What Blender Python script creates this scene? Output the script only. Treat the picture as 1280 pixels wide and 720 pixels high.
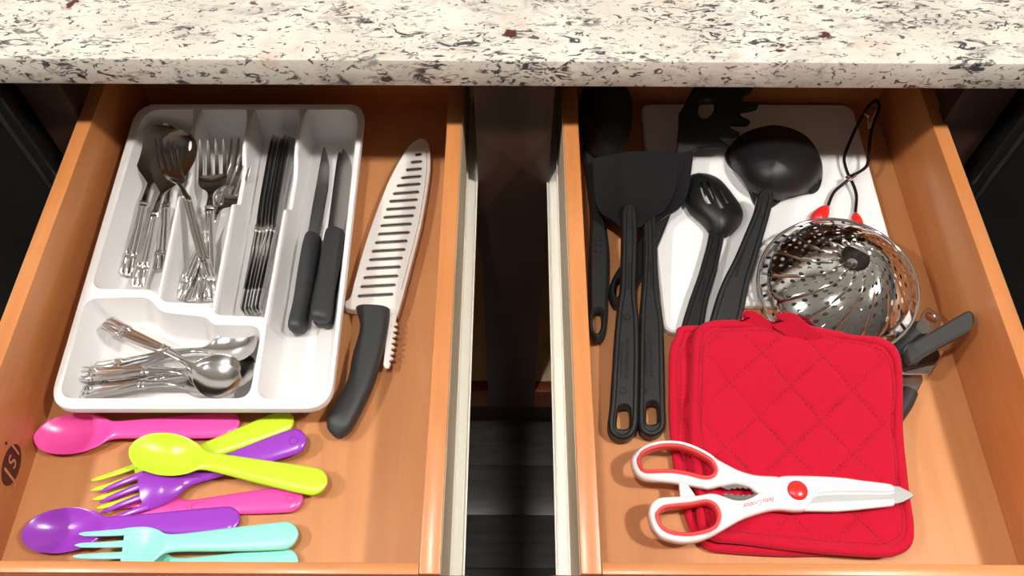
import bpy, bmesh, math, random
import numpy as np
from mathutils import Vector, Matrix

random.seed(7)
for o in list(bpy.data.objects):
    bpy.data.objects.remove(o)
scene = bpy.context.scene
COL = scene.collection

# ------------------------------------------------------------------ camera
F_PX, PITCH, ROLL, YAW, CZ = 1041.6, math.radians(57.66), math.radians(.396), math.radians(.104), .6906
_f = Vector((math.sin(YAW) * math.cos(PITCH), math.cos(YAW) * math.cos(PITCH), -math.sin(PITCH)))
_r = Vector((math.cos(YAW), -math.sin(YAW), 0))
_u = _r.cross(_f)
CR = _r * math.cos(ROLL) + _u * math.sin(ROLL)
CU = -_r * math.sin(ROLL) + _u * math.cos(ROLL)
CF = _f
CAM = Vector((0, 0, CZ))
cd = bpy.data.cameras.new('camera')
cam = bpy.data.objects.new('camera', cd)
COL.objects.link(cam)
cd.sensor_width = 36
cd.lens = F_PX / 1280 * 36
cd.clip_start = .01
cam.matrix_world = Matrix(((CR.x, CU.x, -CF.x, CAM.x), (CR.y, CU.y, -CF.y, CAM.y), (CR.z, CU.z, -CF.z, CAM.z), (0, 0, 0, 1)))
scene.camera = cam

# ------------------------------------------------------------------ world, exposure
w = bpy.data.worlds.new('room_air')
scene.world = w
w.use_nodes = True
w.node_tree.nodes['Background'].inputs[0].default_value = (.9, .85, .78, 1)
w.node_tree.nodes['Background'].inputs[1].default_value = .05
vs = scene.view_settings
vs.view_transform = 'Standard'
vs.look = 'None'
vs.gamma = 1
vs.use_curve_mapping = False
vs.exposure = .36
LAMP = 430.0          # emission strength of the ceiling lamps


# ------------------------------------------------------------------ pixel -> place
def ray(px, py):
    return CF * F_PX + CR * (px - 640) + CU * (360 - py)


def P(px, py, z=0.):
    d = ray(px, py)
    return CAM + d * ((z - CAM.z) / d.z)


def PY(px, py, Y):
    d = ray(px, py)
    return CAM + d * ((Y - CAM.y) / d.y)


def PX(px, py, X):
    d = ray(px, py)
    return CAM + d * ((X - CAM.x) / d.x)


# ------------------------------------------------------------------ materials
def newmat(name):
    m = bpy.data.materials.new(name)
    m.use_nodes = True
    nt = m.node_tree
    return m, nt, nt.nodes['Principled BSDF']


def plain(name, col, rough=.5, metal=0., bump=0., bscale=200, spec=.5, coat=0., sub=0., trans=0.):
    m, nt, b = newmat(name)
    b.inputs['Base Color'].default_value = (*col, 1)
    b.inputs['Roughness'].default_value = rough
    b.inputs['Metallic'].default_value = metal
    b.inputs['Specular IOR Level'].default_value = spec
    b.inputs['Coat Weight'].default_value = coat
    if trans:
        b.inputs['Transmission Weight'].default_value = trans
    tc = nt.nodes.new('ShaderNodeTexCoord')
    n = nt.nodes.new('ShaderNodeTexNoise')
    n.inputs['Scale'].default_value = bscale if bump else 25
    n.inputs['Detail'].default_value = 3
    nt.links.new(tc.outputs['Object'], n.inputs['Vector'])
    # faint unevenness of colour and gloss
    mr = nt.nodes.new('ShaderNodeMapRange')
    mr.inputs['To Min'].default_value = max(0, rough - .012)
    mr.inputs['To Max'].default_value = min(1, rough + .012)
    nt.links.new(n.outputs['Fac'], mr.inputs['Value'])
    nt.links.new(mr.outputs[0], b.inputs['Roughness'])
    if bump:
        bp = nt.nodes.new('ShaderNodeBump')
        bp.inputs['Strength'].default_value = bump
        bp.inputs['Distance'].default_value = .001
        nt.links.new(n.outputs['Fac'], bp.inputs['Height'])
        nt.links.new(bp.outputs[0], b.inputs['Normal'])
    return m


def wood(name, c1, c2, rough=.4, stretch=(14, 1.2, 14), scale=5, coat=.0, bump=.05):
    m, nt, b = newmat(name)
    tc = nt.nodes.new('ShaderNodeTexCoord')
    mp = nt.nodes.new('ShaderNodeMapping')
    mp.inputs['Scale'].default_value = stretch
    nt.links.new(tc.outputs['Object'], mp.inputs['Vector'])
    n = nt.nodes.new('ShaderNodeTexNoise')
    n.inputs['Scale'].default_value = scale
    n.inputs['Detail'].default_value = 8
    n.inputs['Roughness'].default_value = .6
    n.inputs['Distortion'].default_value = .4
    nt.links.new(mp.outputs[0], n.inputs['Vector'])
    n2 = nt.nodes.new('ShaderNodeTexNoise')
    n2.inputs['Scale'].default_value = 6
    n2.inputs['Detail'].default_value = 2
    nt.links.new(tc.outputs['Object'], n2.inputs['Vector'])
    ad = nt.nodes.new('ShaderNodeMath')
    ad.operation = 'ADD'
    nt.links.new(n.outputs['Fac'], ad.inputs[0])
    nt.links.new(n2.outputs['Fac'], ad.inputs[1])
    cr = nt.nodes.new('ShaderNodeValToRGB')
    cr.color_ramp.elements[0].position = .75
    cr.color_ramp.elements[1].position = 1.25
    cr.color_ramp.elements[0].color = (*c1, 1)
    cr.color_ramp.elements[1].color = (*c2, 1)
    hf = nt.nodes.new('ShaderNodeMath')
    hf.operation = 'MULTIPLY'
    hf.inputs[1].default_value = .5
    cr.color_ramp.elements[0].position = .36
    cr.color_ramp.elements[1].position = .64
    nt.links.new(ad.outputs[0], hf.inputs[0])
    nt.links.new(hf.outputs[0], cr.inputs[0])
    nt.links.new(cr.outputs[0], b.inputs['Base Color'])
    b.inputs['Roughness'].default_value = rough
    b.inputs['Coat Weight'].default_value = coat
    b.inputs['Coat Roughness'].default_value = .2
    bp = nt.nodes.new('ShaderNodeBump')
    bp.inputs['Strength'].default_value = bump
    bp.inputs['Distance'].default_value = .001
    nt.links.new(n.outputs['Fac'], bp.inputs['Height'])
    nt.links.new(bp.outputs[0], b.inputs['Normal'])
    return m


def granite_mat():
    m, nt, b = newmat('granite')
    L = nt.links.new
    tc = nt.nodes.new('ShaderNodeTexCoord')

    def mapping(scale, rot):
        mp = nt.nodes.new('ShaderNodeMapping')
        mp.inputs['Scale'].default_value = scale
        mp.inputs['Rotation'].default_value = (0, 0, rot)
        L(tc.outputs['Object'], mp.inputs['Vector'])
        return mp

    def noise(vec, scale, detail, rough=.5, dist=0):
        n = nt.nodes.new('ShaderNodeTexNoise')
        n.inputs['Scale'].default_value = scale
        n.inputs['Detail'].default_value = detail
        n.inputs['Roughness'].default_value = rough
        n.inputs['Distortion'].default_value = dist
        L(vec, n.inputs['Vector'])
        return n.outputs['Fac']

    def ramp(v, p0, p1, c0=(0, 0, 0), c1=(1, 1, 1)):
        r = nt.nodes.new('ShaderNodeValToRGB')
        r.color_ramp.elements[0].position = p0
        r.color_ramp.elements[1].position = p1
        r.color_ramp.elements[0].color = (*c0, 1)
        r.color_ramp.elements[1].color = (*c1, 1)
        L(v, r.inputs[0])
        return r.outputs[0]

    def mix(fac, a, c, blend='MIX'):
        x = nt.nodes.new('ShaderNodeMix')
        x.data_type = 'RGBA'
        x.blend_type = blend
        L(fac, x.inputs[0])
        for s, v in ((6, a), (7, c)):
            if isinstance(v, tuple):
                x.inputs[s].default_value = (*v, 1)
            else:
                L(v, x.inputs[s])
        return x.outputs[2]

    def mul(a, c):
        x = nt.nodes.new('ShaderNodeMath')
        x.operation = 'MULTIPLY'
        L(a, x.inputs[0])
        L(c, x.inputs[1])
        return x.outputs[0]

    obj = tc.outputs['Object']
    base = ramp(noise(obj, 9, 6, .65, .8), .32, .66, (.54, .50, .43), (.76, .72, .64))
    grey = ramp(noise(mapping((1, 1.9, 1.5), -.45).outputs[0], 24, 6, .7, 1.2), .50, .66)
    c = mix(mul(grey, ramp(noise(obj, 6, 2), .38, .58)), base, (.40, .37, .36))
    warm = ramp(noise(mapping((1, 1.4, 1), .4).outputs[0], 17, 3, .6, .5), .62, .74)
    c = mix(warm, c, (.62, .45, .36))
    clus = ramp(noise(mapping((1, 1.8, 1.4), -.5).outputs[0], 11, 4, .65, 1.0), .45, .58)
    fl = ramp(noise(mapping((1, 2.6, 2.0), -.45).outputs[0], 48, 4, .65, 1.8), .53, .59)
    c = mix(mul(fl, clus), c, (.06, .055, .06))
    fl2 = ramp(noise(mapping((1, 2.0, 1.6), -.3).outputs[0], 105, 3, .6, 1.0), .60, .64)
    c = mix(fl2, c, (.11, .09, .085))
    vor = nt.nodes.new('ShaderNodeTexVoronoi')
    vor.inputs['Scale'].default_value = 30
    wv = mapping((1, 1.3, 1.2), .2)
    dn = nt.nodes.new('ShaderNodeTexNoise')
    dn.inputs['Scale'].default_value = 70
    L(obj, dn.inputs['Vector'])
    va = nt.nodes.new('ShaderNodeVectorMath')
    va.operation = 'MULTIPLY_ADD'
    va.inputs[1].default_value = (.022, .022, .022)
    L(dn.outputs['Color'], va.inputs[0])
    L(wv.outputs[0], va.inputs[2])
    L(va.outputs[0], vor.inputs['Vector'])
    dots = ramp(vor.outputs['Distance'], .12, .18, (1, 1, 1), (0, 0, 0))
    sep = nt.nodes.new('ShaderNodeSeparateColor')
    L(vor.outputs['Color'], sep.inputs[0])
    pick = ramp(sep.outputs[0], .66, .68)
    c = mix(mul(dots, pick), c, (.085, .020, .022))
    L(c, b.inputs['Base Color'])
    b.inputs['Roughness'].default_value = .16
    return m


def fabric_mat(name, col):
    m, nt, b = newmat(name)
    tc = nt.nodes.new('ShaderNodeTexCoord')
    n = nt.nodes.new('ShaderNodeTexNoise')
    n.inputs['Scale'].default_value = 900
    n.inputs['Detail'].default_value = 2
    nt.links.new(tc.outputs['Object'], n.inputs['Vector'])
    hs = nt.nodes.new('ShaderNodeHueSaturation')
    hs.inputs['Color'].default_value = (*col, 1)
    mr = nt.nodes.new('ShaderNodeMapRange')
    mr.inputs['To Min'].default_value = .75
    mr.inputs['To Max'].default_value = 1.2
    nt.links.new(n.outputs['Fac'], mr.inputs['Value'])
    nt.links.new(mr.outputs[0], hs.inputs['Value'])
    nt.links.new(hs.outputs[0], b.inputs['Base Color'])
    b.inputs['Roughness'].default_value = .9
    b.inputs['Specular IOR Level'].default_value = .15
    b.inputs['Sheen Weight'].default_value = .08
    bp = nt.nodes.new('ShaderNodeBump')
    bp.inputs['Strength'].default_value = .35
    bp.inputs['Distance'].default_value = .0006
    nt.links.new(n.outputs['Fac'], bp.inputs['Height'])
    nt.links.new(bp.outputs[0], b.inputs['Normal'])
    return m


def floor_mat():
    m = wood('dark_floor_board', (.035, .032, .030), (.085, .080, .075), .38, (1.6, 16, 16), 6, .2, .1)
    return m


M = dict(
    wood=wood('drawer_maple', (.50, .205, .075), (.60, .27, .108), .38, coat=.12),
    woodside=wood('drawer_side_maple', (.50, .175, .05), (.62, .245, .082), .36, (14, 1.2, 14), 5, .15),
    woodback=wood('drawer_cross_maple', (.50, .185, .055), (.62, .26, .09), .36, (1.2, 14, 14), 5, .15),
    ply=wood('raw_plywood', (.36, .27, .17), (.62, .52, .38), .6, (3, 1, 60), 8),
    cherry=wood('cherry_front', (.16, .028, .012), (.27, .055, .022), .32, (1.2, 14, 14), 5, .3),
    frame=wood('dark_cherry_frame', (.030, .011, .0065), (.046, .017, .010), .45, (14, 14, 1.2), 5, .0),
    tan=wood('cabinet_interior', (.55, .36, .16), (.68, .47, .24), .5),
    inner=plain('cabinet_inside_dark', (.03, .02, .014), .6),
    slide=plain('cream_enamel', (.90, .87, .78), .35),
    granite=granite_mat(),
    floor=floor_mat(),
    appliance=plain('black_enamel', (.006, .006, .006), .22, coat=.3),
    glint=plain('dark_glint', (.05, .05, .05), .3, metal=.6),  # lighter than the black enamel, imitates a highlight along the door edge
    tray=plain('white_plastic', (.80, .78, .77), .28),
    sheath=plain('milky_plastic', (.74, .70, .66), .38),
    board=plain('white_poly', (.80, .79, .78), .45, bump=.08, bscale=900),
    steel=plain('cutlery_steel', (.70, .69, .68), .15, metal=1),
    satin=plain('satin_steel', (.46, .455, .44), .24, metal=1),
    chrome=plain('chrome', (.82, .81, .80), .08, metal=1),
    brushed=plain('brushed_blade', (.80, .81, .81), .30, metal=1),
    blackwire=plain('dark_coated_wire', (.03, .028, .028), .25, metal=.7),
    nylon=plain('black_nylon', (.0085, .0085, .009), .44, bump=.08, bscale=1500, spec=.42),
    nylonrub=plain('black_nylon_grip', (.010, .010, .010), .52, bump=.15, bscale=1500, spec=.4),
    rubber=plain('charcoal_rubber', (.026, .027, .028), .5, bump=.12, bscale=1200),
    grey=plain('grey_plastic', (.040, .040, .039), .48, bump=.12, bscale=900),
    red=fabric_mat('red_cotton', (.50, .006, .028)),
    thread=plain('shaded_red_thread', (.22, .003, .014), .9),  # stitch thread, its red deepened to carry the shade of the stitches
    redplastic=plain('red_plastic', (.75, .022, .022), .28),
    redrubber=plain('coral_red_rubber', (.72, .055, .055), .4),
    white=plain('white_gloss_plastic', (.84, .81, .80), .25),
    pink=plain('pink_plastic', (.84, .080, .38), .26),
    yellow=plain('lime_yellow_plastic', (.53, .74, .030), .28),
    purple=plain('purple_plastic', (.30, .045, .50), .24),
    mint=plain('mint_plastic', (.28, .76, .63), .33),
    burn=plain('burnt_brown', (.075, .012, .008), .5),
    barewood=plain('bare_wood_letter', (.58, .27, .12), .5),
    logo=plain('red_print', (.80, .10, .12), .5),
    emboss=plain('embossed_black', (.006, .006, .006), .6),
    wall=plain('wall_paint', (.34, .31, .28), .8),
    splash=plain('backsplash_paint', (.66, .64, .60), .6),
    ceil=plain('ceiling_paint', (.84, .83, .81), .9),
)


# ------------------------------------------------------------------ objects
def link(name, me, mat, parent=None):
    if mat is not None:
        me.materials.append(M[mat] if isinstance(mat, str) else mat)
    o = bpy.data.objects.new(name, me)
    COL.objects.link(o)
    if parent is not None:
        o.parent = parent
    return o


def thing(name, label, cat, loc=(0, 0, 0), group=None):
    o = bpy.data.objects.new(name, None)
    o.empty_display_size = .02
    COL.objects.link(o)
    o.location = loc
    tag(o, label, cat, group)
    return o


def tag(o, label, cat, group=None):
    o['label'] = label
    o['category'] = cat
    if group:
        o['group'] = group
    return o


def struct(o, label=None, cat=None):
    o['kind'] = 'structure'
    if label:
        o['label'] = label
        o['category'] = cat
    return o


def smooth(me, ang=35):
    for p in me.polygons:
        p.use_smooth = True
    me.set_sharp_from_angle(angle=math.radians(ang))


def origin_of(parent):
    v = Vector((0, 0, 0))
    p = parent
    while p is not None:
        v = v + p.location
        p = p.parent
    return v


def bm_obj(name, bm, mat, parent=None, ang=35, world=True, recalc=True):
    if recalc:
        bmesh.ops.recalc_face_normals(bm, faces=bm.faces)
    if world and parent is not None:
        off = origin_of(parent)
        for v in bm.verts:
            v.co -= off
    me = bpy.data.meshes.new(name)
    bm.to_mesh(me)
    bm.free()
    smooth(me, ang)
    return link(name, me, mat, parent)


def add_box(bm, x0, x1, y0, y1, z0, z1, bev=0.):
    r = bmesh.ops.create_cube(bm, size=1)
    vs_ = r['verts']
    for v in vs_:
        v.co = Vector(((x0 + x1) / 2 + v.co.x * (x1 - x0), (y0 + y1) / 2 + v.co.y * (y1 - y0), (z0 + z1) / 2 + v.co.z * (z1 - z0)))
    if bev:
        es = list({e for v in vs_ for e in v.link_edges})
        bmesh.ops.bevel(bm, geom=es, offset=bev, segments=2, affect='EDGES', profile=.5)


def box(name, x0, x1, y0, y1, z0, z1, mat, parent=None, bev=.0008):
    bm = bmesh.new()
    add_box(bm, x0, x1, y0, y1, z0, z1, bev)
    return bm_obj(name, bm, mat, parent)


def spline(pts, n, closed=False):
    """Catmull-Rom through points, resampled evenly to n points."""
    p = [np.array(q, float) for q in pts]
    out = []
    N = len(p)
    segs = N if closed else N - 1
    for i in range(segs):
        if closed:
            a, b, c, d = p[i - 1], p[i], p[(i + 1) % N], p[(i + 2) % N]
        else:
            b, c = p[i], p[i + 1]
            a = p[i - 1] if i > 0 else 2 * b - c
            d = p[i + 2] if i + 2 < N else 2 * c - b
        for t in np.linspace(0, 1, 12, endpoint=False):
            out.append(.5 * (2 * b + (c - a) * t + (2 * a - 5 * b + 4 * c - d) * t * t + (3 * b - a - 3 * c + d) * t ** 3))
    if not closed:
        out.append(p[-1])
    out = np.array(out)
    if closed:
        out2 = np.vstack([out, out[:1]])
    else:
        out2 = out
    s = np.concatenate([[0], np.cumsum(np.linalg.norm(np.diff(out2, axis=0), axis=1))])
    q = np.linspace(0, s[-1], n, endpoint=not closed)
    return np.stack([np.interp(q, s, out2[:, k]) for k in range(out2.shape[1])], 1)


def rounded(corners, radii, n=6):
    """polygon with rounded corners"""
    out = []
    N = len(corners)
    if not hasattr(radii, '__len__'):
        radii = [radii] * N
    for i in range(N):
        p = np.array(corners[i], float)
        a = np.array(corners[i - 1], float) - p
        b = np.array(corners[(i + 1) % N], float) - p
        r = radii[i]
        la, lb = np.linalg.norm(a), np.linalg.norm(b)
        r = min(r, la * .48, lb * .48)
        A, B = p + a / la * r, p + b / lb * r
        for t in np.linspace(0, 1, n):
            out.append((1 - t) ** 2 * A + 2 * t * (1 - t) * p + t * t * B)
    return np.array(out)


def area2(p):
    x, y = p[:, 0], p[:, 1]
    return np.sum(x * np.roll(y, -1) - y * np.roll(x, -1))


def ccw(p):
    p = np.array(p)[:, :2]
    return p if area2(p) > 0 else p[::-1]


def inset(p, d):
    """offset a ccw polygon inward by d"""
    t = np.roll(p, -1, 0) - np.roll(p, 1, 0)
    t = t / np.maximum(np.linalg.norm(t, axis=1), 1e-9)[:, None]
    nrm = np.stack([-t[:, 1], t[:, 0]], 1)
    return p + nrm * d


def unp(pts, z):
    """pixel outline -> world xy on height z (a number or a function of the pixel row)"""
    return np.array([tuple(P(x, y, z(y) if callable(z) else z))[:2] for x, y in pts])


def plate_bm(bm, outline, holes, ztop, zbot, bev=.0008, recess=None, zf=None):
    zf = zf or (lambda x, y: 0.)
    outline = ccw(outline)
    holes = [ccw(h)[::-1] for h in holes]

    def ring(pts, z):
        return [bm.verts.new((x, y, z + zf(x, y))) for x, y in pts]

    def bridge(r1, r2):
        n = len(r1)
        for i in range(n):
            bm.faces.new((r1[i], r1[(i + 1) % n], r2[(i + 1) % n], r2[i]))

    def edges(r):
        return [bm.edges.get((r[i], r[(i + 1) % len(r)])) or bm.edges.new((r[i], r[(i + 1) % len(r)])) for i in range(len(r))]
    tops, bots = [], []
    zt = ztop - (recess[1] if recess else 0)
    rr = [ring(inset(outline, bev), zbot), ring(outline, zbot + bev), ring(outline, ztop - bev), ring(inset(outline, bev), ztop)]
    if recess:
        rr.append(ring(inset(outline, bev + recess[0]), ztop))
        rr.append(ring(inset(outline, bev + recess[0] + recess[1]), zt))
    for a, b in zip(rr, rr[1:]):
        bridge(a, b)
    bots += edges(rr[0])
    tops += edges(rr[-1])
    for h in holes:
        rr = [ring(inset(h, bev), zbot), ring(h, zbot + bev), ring(h, zt - bev), ring(inset(h, bev), zt)]
        for a, b in zip(rr, rr[1:]):
            bridge(a, b)
        bots += edges(rr[0])
        tops += edges(rr[-1])
    bmesh.ops.triangle_fill(bm, edges=tops, use_beauty=True, use_dissolve=False, normal=(0, 0, 1))
    bmesh.ops.triangle_fill(bm, edges=bots, use_beauty=True, use_dissolve=False, normal=(0, 0, -1))


def plate(name, outline, holes, ztop, zbot, mat, parent=None, bev=.0008, recess=None, zf=None, ang=35):
    bm = bmesh.new()
    plate_bm(bm, outline, holes, ztop, zbot, bev, recess, zf)
    return bm_obj(name, bm, mat, parent, ang)


def loft_bm(bm, rings, caps=True):
    vr = [[bm.verts.new(tuple(c)) for c in r] for r in rings]
    n = len(vr[0])
    for a, b in zip(vr, vr[1:]):
        for i in range(n):
            try:
                bm.faces.new((a[i], a[(i + 1) % n], b[(i + 1) % n], b[i]))
            except ValueError:
                pass
    if caps:
        bm.faces.new(vr[0][::-1])
        bm.faces.new(vr[-1])


def tube_bm(bm, pts, r, n=8, caps=True):
    pts = [Vector(tuple(p)) for p in pts]
    rad = r if hasattr(r, '__len__') else [r] * len(pts)
    rings = []
    up = Vector((0, 0, 1))
    prev = None
    for i, p in enumerate(pts):
        t = (pts[min(i + 1, len(pts) - 1)] - pts[max(i - 1, 0)]).normalized()
        if prev is None:
            s = t.cross(up)
            if s.length < .05:
                s = t.cross(Vector((1, 0, 0)))
            s.normalize()
        else:
            s = (prev - t * prev.dot(t)).normalized()
        prev = s
        b = s.cross(t)
        rings.append([p + (s * math.cos(a) + b * math.sin(a)) * rad[i] for a in [2 * math.pi * k / n for k in range(n)]])
    loft_bm(bm, rings, caps)


def tube(name, pts, r, mat, parent=None, n=8, ang=40):
    bm = bmesh.new()
    tube_bm(bm, pts, r, n)
    return bm_obj(name, bm, mat, parent, ang)


def section(hw, th, nv=12, top=None, power=2.5):
    """closed cross-section points (y, z): half width hw, thickness th, mid-surface offset top(v)"""
    top = top or (lambda v: 0.)
    vals = np.sin(np.linspace(-math.pi / 2, math.pi / 2, nv + 1))
    out = []
    for v in vals:
        out.append((hw * v, top(v) + .5 * th * max(0, 1 - abs(v) ** power) ** .5))
    for v in vals[::-1][1:-1]:
        out.append((hw * v, top(v) - .5 * th * max(0, 1 - abs(v) ** power) ** .5))
    return out


def stations(tab, n):
    """tab rows: (u, half width, z, thickness, dish, ridge) -> n smooth rows"""
    t = np.array(tab, float)
    u = np.concatenate([np.linspace(t[0, 0], t[-1, 0], n), t[:, 0]])
    u = np.unique(np.round(u, 7))
    sp = spline(t, 12 * (len(t) - 1) * 4)
    return np.stack([u] + [np.interp(u, sp[:, 0], sp[:, k]) for k in range(1, t.shape[1])], 1)


def utensil_bm(bm, tab, n=40, nv=12, power=2.5, flutes=0):
    rings = []
    for row in stations(tab, n):
        u, hw, z, th, dish = row[:5]
        rg = row[5] if len(row) > 5 else 0.
        hw = max(hw, .0002)
        pts = section(hw, max(th, .0003), nv, lambda v: z - dish * (1 - v * v) + rg * math.cos(v * 3 * math.pi), power)
        rings.append([(u, y, zz) for y, zz in pts])
    loft_bm(bm, rings)


def seat(root, a, b, L, roll=0., scale_to=True):
    """lay a local model (x from 0 to L) from world point a to world point b"""
    a, b = Vector(a), Vector(b)
    x = (b - a)
    s = x.length / L if scale_to else 1.
    x.normalize()
    y = Vector((0, 0, 1)).cross(x).normalized()
    z = x.cross(y)
    m = Matrix(((x.x, y.x, z.x, 0), (x.y, y.y, z.y, 0), (x.z, y.z, z.z, 0), (0, 0, 0, 1)))
    m = Matrix.Translation(a) @ m @ Matrix.Rotation(roll, 4, 'X') @ Matrix.Scale(s, 4)
    root.matrix_world = m
    return root


def text_mesh(body, size, mat, name, parent, origin, xdir, ydir, extrude=.0001, shear=0., align='CENTER', space=1.):
    cu = bpy.data.curves.new('lettering', 'FONT')
    cu.body = body
    cu.size = size
    cu.extrude = extrude
    cu.shear = shear
    cu.align_x = align
    cu.align_y = 'CENTER'
    cu.space_character = space
    to = bpy.data.objects.new('lettering', cu)
    COL.objects.link(to)
    bpy.context.view_layer.update()
    me = bpy.data.meshes.new_from_object(to.evaluated_get(bpy.context.evaluated_depsgraph_get()))
    bpy.data.objects.remove(to)
    x, y = Vector(xdir).normalized(), Vector(ydir).normalized()
    z = x.cross(y).normalized()
    y = z.cross(x)
    o = Vector(origin)
    off = origin_of(parent)
    for v in me.vertices:
        v.co = o + x * v.co.x + y * v.co.y + z * v.co.z - off
    me.materials.clear()
    return link(name, me, mat, parent)


# ================================================================== the setting
H, W, T = .0862, .348, .0147             # drawer: side height, inner width, board thickness
LX0 = -.412
LX1 = LX0 + W
RX0 = LX1 + .1291
RX1 = RX0 + W
YB = .683                                # drawer back (inner face)
YFL, YFR = .1520, .1526                  # drawer fronts (inner face)
CB, CY = .1625, .545                     # counter: underside, front edge
CT = CB + .0300
YF = .578                                # face frame of the base cabinet
ZF = -.742                           # kitchen floor

RXL, RXR, RYF, RYB, RZ = -2.6, 2.6, -2.4, 1.17, ZF + 2.44
fl = box('floor', RXL, RXR, RYF, RYB, ZF - .05, ZF - .0035, 'floor', bev=0)
struct(fl)
row = 0
yy = .62
while yy > -.1:                          # boards in the gap between the drawers
    off = [.33, -.12, .21, -.38, .08][row % 5]
    for xa, xb in ((-.9 + off * .5, off), (off, .9 + off * .5)):
        box('floor_board', xa + .0008, xb - .0008, yy - .0892, yy, ZF - .0045, ZF + random.uniform(-.0004, .0004), 'floor', fl, .0006)
    yy -= .09
    row += 1
ce = box('ceiling', RXL, RXR, RYF, RYB, RZ, RZ + .05, 'ceil', bev=0)
struct(ce)
for nm, a in (('wall_left', (RXL - .05, RXL, RYF, RYB)), ('wall_right', (RXR, RXR + .05, RYF, RYB)),
              ('wall_back', (RXL, RXR, RYB, RYB + .05)), ('wall_front', (RXL, RXR, RYF - .05, RYF))):
    struct(box(nm, *a, ZF - .05, RZ, 'splash' if nm == 'wall_back' else 'wall', bev=0))

# ceiling lamps (the room's own light)
lampmat, nt, b = newmat('lamp_glow')
b.inputs['Base Color'].default_value = (1, 1, 1, 1)
b.inputs['Emission Color'].default_value = (1, .965, .915, 1)
b.inputs['Emission Strength'].default_value = LAMP
for lx, ly, lr, lab in ((-1.42, .02, .074, 'round recessed ceiling lamp above the left end of the counter'),
                    (.98, .02, .074, 'round recessed ceiling lamp above the right end of the counter'),
                    (-.22, .02, .050, 'round recessed ceiling lamp above the gap between the drawers'),
                    ):
    t = thing('ceiling_lamp', lab, 'lamp', (lx, ly, RZ), 'recessed ceiling lamps')
    bm = bmesh.new()
    ci = [(lx + lr * math.cos(a), ly + lr * math.sin(a)) for a in np.linspace(0, 2 * math.pi, 40, endpoint=False)]
    plate_bm(bm, np.array(ci), [], RZ - .002, RZ - .006, .001)
    bm_obj('diffuser', bm, lampmat, t)
    co = [(lx + (lr + .023) * math.cos(a), ly + (lr + .023) * math.sin(a)) for a in np.linspace(0, 2 * math.pi, 40, endpoint=False)]
    ci2 = [(lx + (lr + .002) * math.cos(a), ly + (lr + .002) * math.sin(a)) for a in np.linspace(0, 2 * math.pi, 40, endpoint=False)]
    plate('lamp_ring', np.array(co), [np.array(ci2)], RZ - .0005, RZ - .008, 'white', t, .001)

# ------------------------------------------------------------------ counter and cabinet
ct = box('granite_countertop', -1.6, 1.6, CY, RYB - .002, CB, CT, 'granite', None, .0022)
tag(ct, 'cream granite countertop with black and burgundy flecks above the drawers', 'countertop')

cab = thing('base_cabinet', 'dark cherry base cabinet frame behind and below the two open drawers', 'cabinet', (0, YF, ZF))
ZT = CB - .0005
xl0, xl1 = PY(21, 108, YF).x, PY(74, 108, YF).x          # left stile
xr0, xr1 = PY(1205, 113, YF).x, PY(1272, 113, YF).x       # right stile
xm0, xm1 = PY(592, 113, YF).x, PY(693, 113, YF).x
ZR = PY(597, 258, YF).z
ZK = -.595
for a, b_ in ((xl0, xl1), (xm0, xm1), (xr0, xr1)):
    box('stile', a, b_, YF, YF + .019, ZK, ZT, 'frame', cab)
for a, b_ in ((xl1, xm0), (xm1, xr0)):
    box('rail', a, b_, YF + .0005, YF + .019, ZR, ZR + .036, 'frame', cab)
    box('rail', a, b_, YF + .0005, YF + .019, ZK, -.535, 'cherry', cab)
    box('rail', a, b_, YF + .0005, YF + .019, CB - .022, ZT, 'frame', cab)
    box('cabinet_floor', a, b_, YF + .02, RYB - .03, -.555, -.537, 'tan', cab)
box('side_panel', xl0, xl0 + .016, YF + .019, RYB - .02, ZK, ZT, 'tan', cab)
box('side_panel', xr1 - .016, xr1, YF + .019, RYB - .02, ZK, ZT, 'tan', cab)
box('partition', -.009, .009, YF + .019, RYB - .02, ZK, ZT, 'tan', cab)
box('back_panel', xl0, xr1, RYB - .02, RYB - .012, ZK, ZT, 'tan', cab)
box('toe_kick', xl0, xr1, YF + .039, YF + .054, ZF, ZK, 'frame', cab)

for nm, xa, xb, lab in (('dishwasher', xl0 - .60, xl0 - .004, 'black dishwasher front beside the stile left of the cutlery drawer'),
                        ('oven', xr1 + .004, xr1 + .60, 'black oven front beside the stile right of the utensil drawer')):
    t = thing(nm, lab, 'appliance', ((xa + xb) / 2, YF, ZF))
    box('body', xa, xb, YF + .02, RYB - .02, ZF + .0, CB - .006, 'appliance', t)
    box('door', xa + .003, xb - .003, YF - .02, YF + .019, ZF + .12, CB - .03, 'appliance', t, .004)
    bm = bmesh.new()
    xe = xb - .014 if nm == 'dishwasher' else xa + .014
    add_box(bm, xe - .002, xe + .002, YF - .0225, YF - .0195, ZF + .12, CB - .035, .0006)  # added strip standing in for the thin highlight on the door edge
    bm_obj('edge_glint', bm, 'glint', t)


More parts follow.
